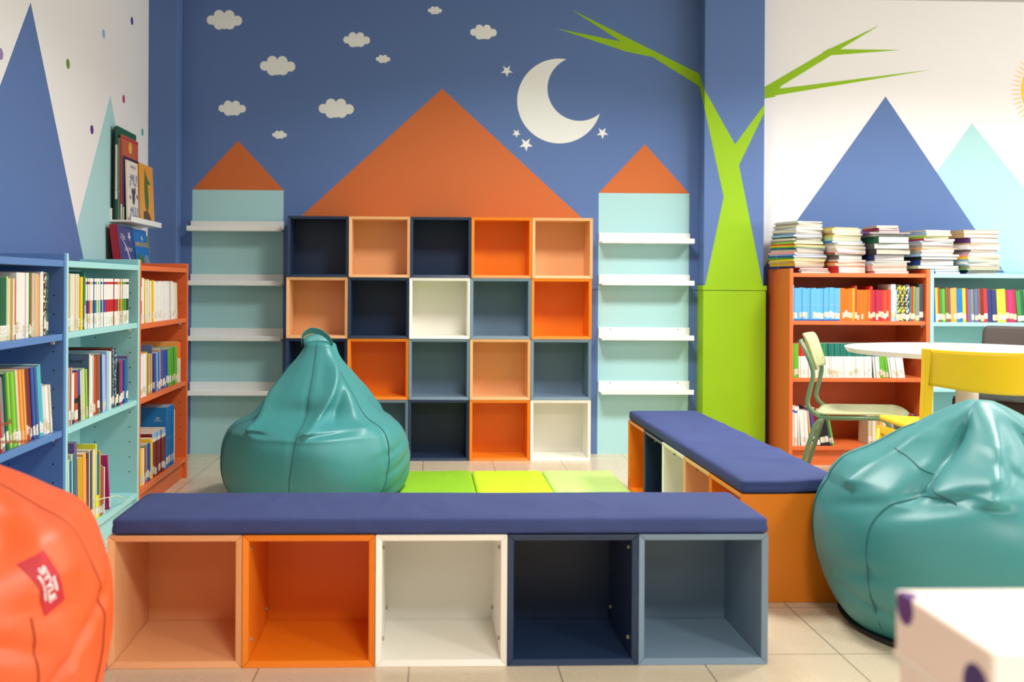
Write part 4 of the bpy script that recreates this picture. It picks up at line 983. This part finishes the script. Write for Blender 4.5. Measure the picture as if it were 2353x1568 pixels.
bm = bmesh.new(); tube(bm, [(.345, -hw, .33), (.345, hw, .33)], .008, 10); tag(obj('crossbar', bm, mchrome, t, smooth=True), 'bare metal crossbar')
bm = bmesh.new(); tube(bm, [(-.012, -hw, .345), (-.012, hw, .345)], .008, 10); tag(obj('crossbar', bm, mchrome, t, smooth=True), 'bare metal crossbar')
bm = bmesh.new()
def fnb(u, v):
    y, z = rounded(u, v, .36, .165, .035)
    return Vector((-.012-.055*(z+.0825)/.165-.03*(1-(y/.18)**2)+.012+.004, y, .703+z))
sheet(bm, fnb, 24, 14, .010); obj('backrest', bm, mgw, t, smooth=True)
for yy in (-.145, .145):
    for zz in (.66, .745):
        bm = bmesh.new(); p = Vector((fnb(.5+yy/.36, .5+(zz-.703)/.165))); tube(bm, [p+Vector((.010, 0, 0)), p+Vector((.0135, 0, 0))], [.006, .004], 10); tag(obj('rivet', bm, mchrome, t, smooth=True), 'shiny metal rivet')
bm = bmesh.new()
def fns(u, v):
    x, y = rounded(u, v, .385, .375, .05); x += .185
    z = .419+.016*(x/.37)+(-.010*math.exp(-((x-.12)/.09)**2)*(1-(y/.19)**2))
    if x > .30: z -= .030*((x-.30)/.078)**2
    return Vector((x, y, z))
sheet(bm, fns, 28, 22, .011); obj('seat', bm, mgw, t, smooth=True)
# yellow chair seen from behind
t = thing('plastic_chair', 'bright yellow plastic chair seen from behind at the round table', 'chair', (2.138, 3.60, 0))
my = mat((240, 198, 10), .33, .5, 'paint')
bm = bmesh.new()
def yb(u, v):
    x = (u-.5)*.572; c = 1-(x/.286)**2
    z0, z1 = .655-.028*c, .785-.006*c
    return Vector((x, -.10*c-.0+.05*(z0+(z1-z0)*v-.72)*0, z0+(z1-z0)*v))
sheet(bm, yb, 36, 10, .012); bevel(bm, .0001, 1) if False else None; obj('backrest', bm, my, t, smooth=True)
for s in (-1, 1):
    bm = bmesh.new()
    P0 = [(s*.289, .0, .787), (s*.287, .004, .70), (s*.290, .008, .60), (s*.297, .0, .50), (s*.305, -.012, .43), (s*.318, -.06, .2), (s*.325, -.095, .004)]
    ring = []
    for i, p in enumerate(bend(P0, .06, 4)):
        w = .0175; dd = .016
        ring.append([bm.verts.new(Vector(p)+Vector((a*w, b*dd, 0))) for a, b in ((-1, -1), (1, -1), (1, 1), (-1, 1))])
    for i in range(len(ring)-1):
        for j in range(4): bm.faces.new((ring[i][j], ring[i][(j+1) % 4], ring[i+1][(j+1) % 4], ring[i+1][j]))
    bm.faces.new(ring[0]); bm.faces.new(ring[-1][::-1]); bevel(bm, .003, 2); obj('rear_leg', bm, my, t)
    bm = bmesh.new(); tube(bm, [(s*.275, .40, .44), (s*.30, .44, .004)], [.018, .014], 12); obj('leg', bm, my, t, smooth=True)
bm = bmesh.new()
def ys(u, v):
    x, y = rounded(u, v, .56, .42, .05); y += .235
    z = .462-.012*(1-(x/.28)**2)+(.012*((y-.02)/.42))
    return Vector((x, y, z))
sheet(bm, ys, 28, 22, .016); obj('seat', bm, my, t, smooth=True)
bm = bmesh.new(); box(bm, -.288, .288, .0, .03, .425, .452); box(bm, -.288, -.262, .03, .42, .42, .448); box(bm, .262, .288, .03, .42, .42, .448); bevel(bm, .004, 2); obj('seat_frame', bm, my, t)
# brown chair on the far side of the table
fx = Vector((-.78, -.62, 0)).normalized()
t = thing('dark_chair', 'dark brown chair on the far side of the round table', 'chair', (2.985, 5.02, 0), math.atan2(fx.y, fx.x))
mbr = mat((84, 76, 74), .5, .4, 'paint'); mbk = mat((44, 36, 36), .5, .4, 'paint')
bbox_obj('seat', (-.19, .19, -.19, .19, .36, .445), mbk, t, .012, 3)
bbox_obj('seat_pad', (-.186, .186, -.186, .186, .445, .452), mbr, t, .003, 2)
bm = bmesh.new()
def bbk(u, v):
    y, z = rounded(u, v, .40, .20, .03)
    return Vector((-.215-.03*(z+.1)/.2+.02*(y/.2)**2, y, .705+z))
sheet(bm, bbk, 20, 12, .014); obj('backrest', bm, mbr, t, smooth=True)
for s in (-1, 1):
    bm = bmesh.new(); tube(bm, [(-.185, s*.15, .38), (-.208, s*.15, .62)], .010, 10); obj('back_post', bm, mbk, t, smooth=True)
    for xx in (-.16, .16):
        bm = bmesh.new(); tube(bm, [(xx, s*.16, .37), (xx*1.1, s*.175, .003)], .012, 10); obj('leg', bm, mbk, t, smooth=True)

# ------------------------------------------------------------------ foreground box on a low table
t = thing('low_table', 'low white table in the right foreground, just outside the picture', 'table', (1.0, .95, 0))
bbox_obj('tabletop', (-.5, .6, -.35, .33, .415, .44), mat((235, 235, 232), .4, .4, 'paint'), t, .003)
for xx in (-.46, .56):
    for yy in (-.31, .29):
        bm = bmesh.new(); tube(bm, [(xx, yy, .415), (xx, yy, .002)], .018, 14); obj('leg', bm, mat((200, 200, 200), .3, .6), t, smooth=True)
t = thing('gift_box', 'out-of-focus cream box with violet and mint dots in the right foreground', 'box', (.577, .99, .4405))
mdb = mat((226, 208, 195), .5, .35, 'dotbox')
bbox_obj('box_body', (.004, .326, .004, .206, 0, .165), mdb, t, .003)
bbox_obj('lid', (0, .33, 0, .21, .125, .2045), mdb, t, .004)
bm = bmesh.new(); box(bm, -.0015, .3315, -.0015, .2115, .122, .130); bevel(bm, .001, 1); tag(obj('lid_rim', bm, mat((214, 206, 190), .5), t), 'pale rim of the lid')

# ------------------------------------------------------------------ ceiling lights
mem = mat((255, 250, 242), .5, .2, 'plain', emit=3.0)
mfr = mat((235, 235, 235), .4)
pr = None
PW = 46.0; DAYW = 225.0
for x, y, k, wh in [(.6, 4.1, 1.0, 'above the floor mats'), (2.7, 4.1, 1.2, 'above the round table'), (4.8, 4.1, 1.0, 'far right, near the back wall'),
                 (.6, .1, 1.2, 'above the camera'), (2.7, .1, 1.3, 'right of the camera'), (4.8, .1, .8, 'far right of the camera'), (.6, -2.0, .25, 'behind the camera'), (2.7, -2.0, .3, 'behind and right of the camera')]:
    o = thing('ceiling_light', 'square white ceiling light panel %s, outside the picture' % wh, 'ceiling light', (x, y, ZC), 0, 'ceiling light panels')
    if pr is None:
        bm = bmesh.new()
        for q in ((-.31, .31, -.31, -.29), (-.31, .31, .29, .31), (-.31, -.29, -.29, .29), (.29, .31, -.29, .29)): box(bm, *q, -.03, 0)
        a = obj('light_frame', bm, mfr, o); bm = bmesh.new(); box(bm, -.29, .29, -.29, .29, -.022, -.012); b = obj('diffuser', bm, mem, o); pr = (a, b)
    else:
        for q in pr:
            c = q.copy(); COL.objects.link(c); c.parent = o
    ld = bpy.data.lights.new('lamp', 'AREA'); ld.shape = 'SQUARE'; ld.size = .56; ld.energy = PW*k; ld.color = (1.0, .975, .94); ld.spread = R(150)
    lo = bpy.data.objects.new('lamp', ld); COL.objects.link(lo); lo.location = (x, y, ZC-.026)
# ------------------------------------------------------------------ window side of the room, right of the picture
bm = bmesh.new(); XR = 7.6
for y0_, y1_, z0_, z1_ in ((-3.5, YW, 0, .85), (-3.5, YW, 2.35, ZC), (-3.5, -1.2, .85, 2.35), (5.2, YW, .85, 2.35)): box(bm, XR, XR+.15, y0_, y1_, z0_, z1_)
struct('wall_right', bm, W(WHITE))
bm = bmesh.new()
for y_ in (-1.2, .4, 2.0, 3.6, 5.14): box(bm, XR+.04, XR+.10, y_, y_+.06, .85, 2.35)
for z_ in (.85, 2.29): box(bm, XR+.04, XR+.10, -1.2, 5.2, z_, z_+.06)
struct('window_1', bm, mat((235, 235, 235), .4))
ld = bpy.data.lights.new('daylight', 'AREA'); ld.shape = 'RECTANGLE'; ld.size = 6.3; ld.size_y = 1.45; ld.energy = DAYW; ld.color = (.90, .95, 1.0)
lo = bpy.data.objects.new('daylight', ld); COL.objects.link(lo); lo.location = (XR-.02, 2.0, 1.6); lo.rotation_euler = (0, R(90), 0)
lo.rotation_euler = Matrix(((0, 0, 1), (1, 0, 0), (0, 1, 0))).to_euler()   # local -z looks towards -x
# ------------------------------------------------------------------ world, camera
w = bpy.data.worlds.new('world'); SC.world = w; w.use_nodes = True
w.node_tree.nodes['Background'].inputs[0].default_value = (.92, .96, 1.0, 1)
w.node_tree.nodes['Background'].inputs[1].default_value = .05
cam = bpy.data.cameras.new('camera'); co = bpy.data.objects.new('camera', cam); COL.objects.link(co); SC.camera = co
f, cx, cy, roll, yaw, h = 2293.5, 1050.3, 653.4, .0056, .0334, 1.014
fw = Vector((math.sin(yaw), math.cos(yaw), 0)); rt = Vector((math.cos(yaw), -math.sin(yaw), 0)); up = Vector((0, 0, 1))
r2_ = rt*math.cos(roll)+up*math.sin(roll); u2_ = -rt*math.sin(roll)+up*math.cos(roll)
M = Matrix((r2_, u2_, -fw)).transposed().to_4x4(); M.translation = Vector((0, 0, h)); co.matrix_world = M
cam.sensor_width = 36; cam.lens = f/2353*36; cam.shift_x = (1176.5-cx)/2353; cam.shift_y = (cy-784)/2353
cam.dof.use_dof = True; cam.dof.focus_distance = 4.0; cam.dof.aperture_fstop = 2.6; cam.clip_start = .05
SC.view_settings.view_transform = 'Standard'; SC.view_settings.look = 'None'; SC.view_settings.gamma = 1; SC.view_settings.use_curve_mapping = False
SC.view_settings.exposure = 0.12
SC.cycles.use_denoising = True
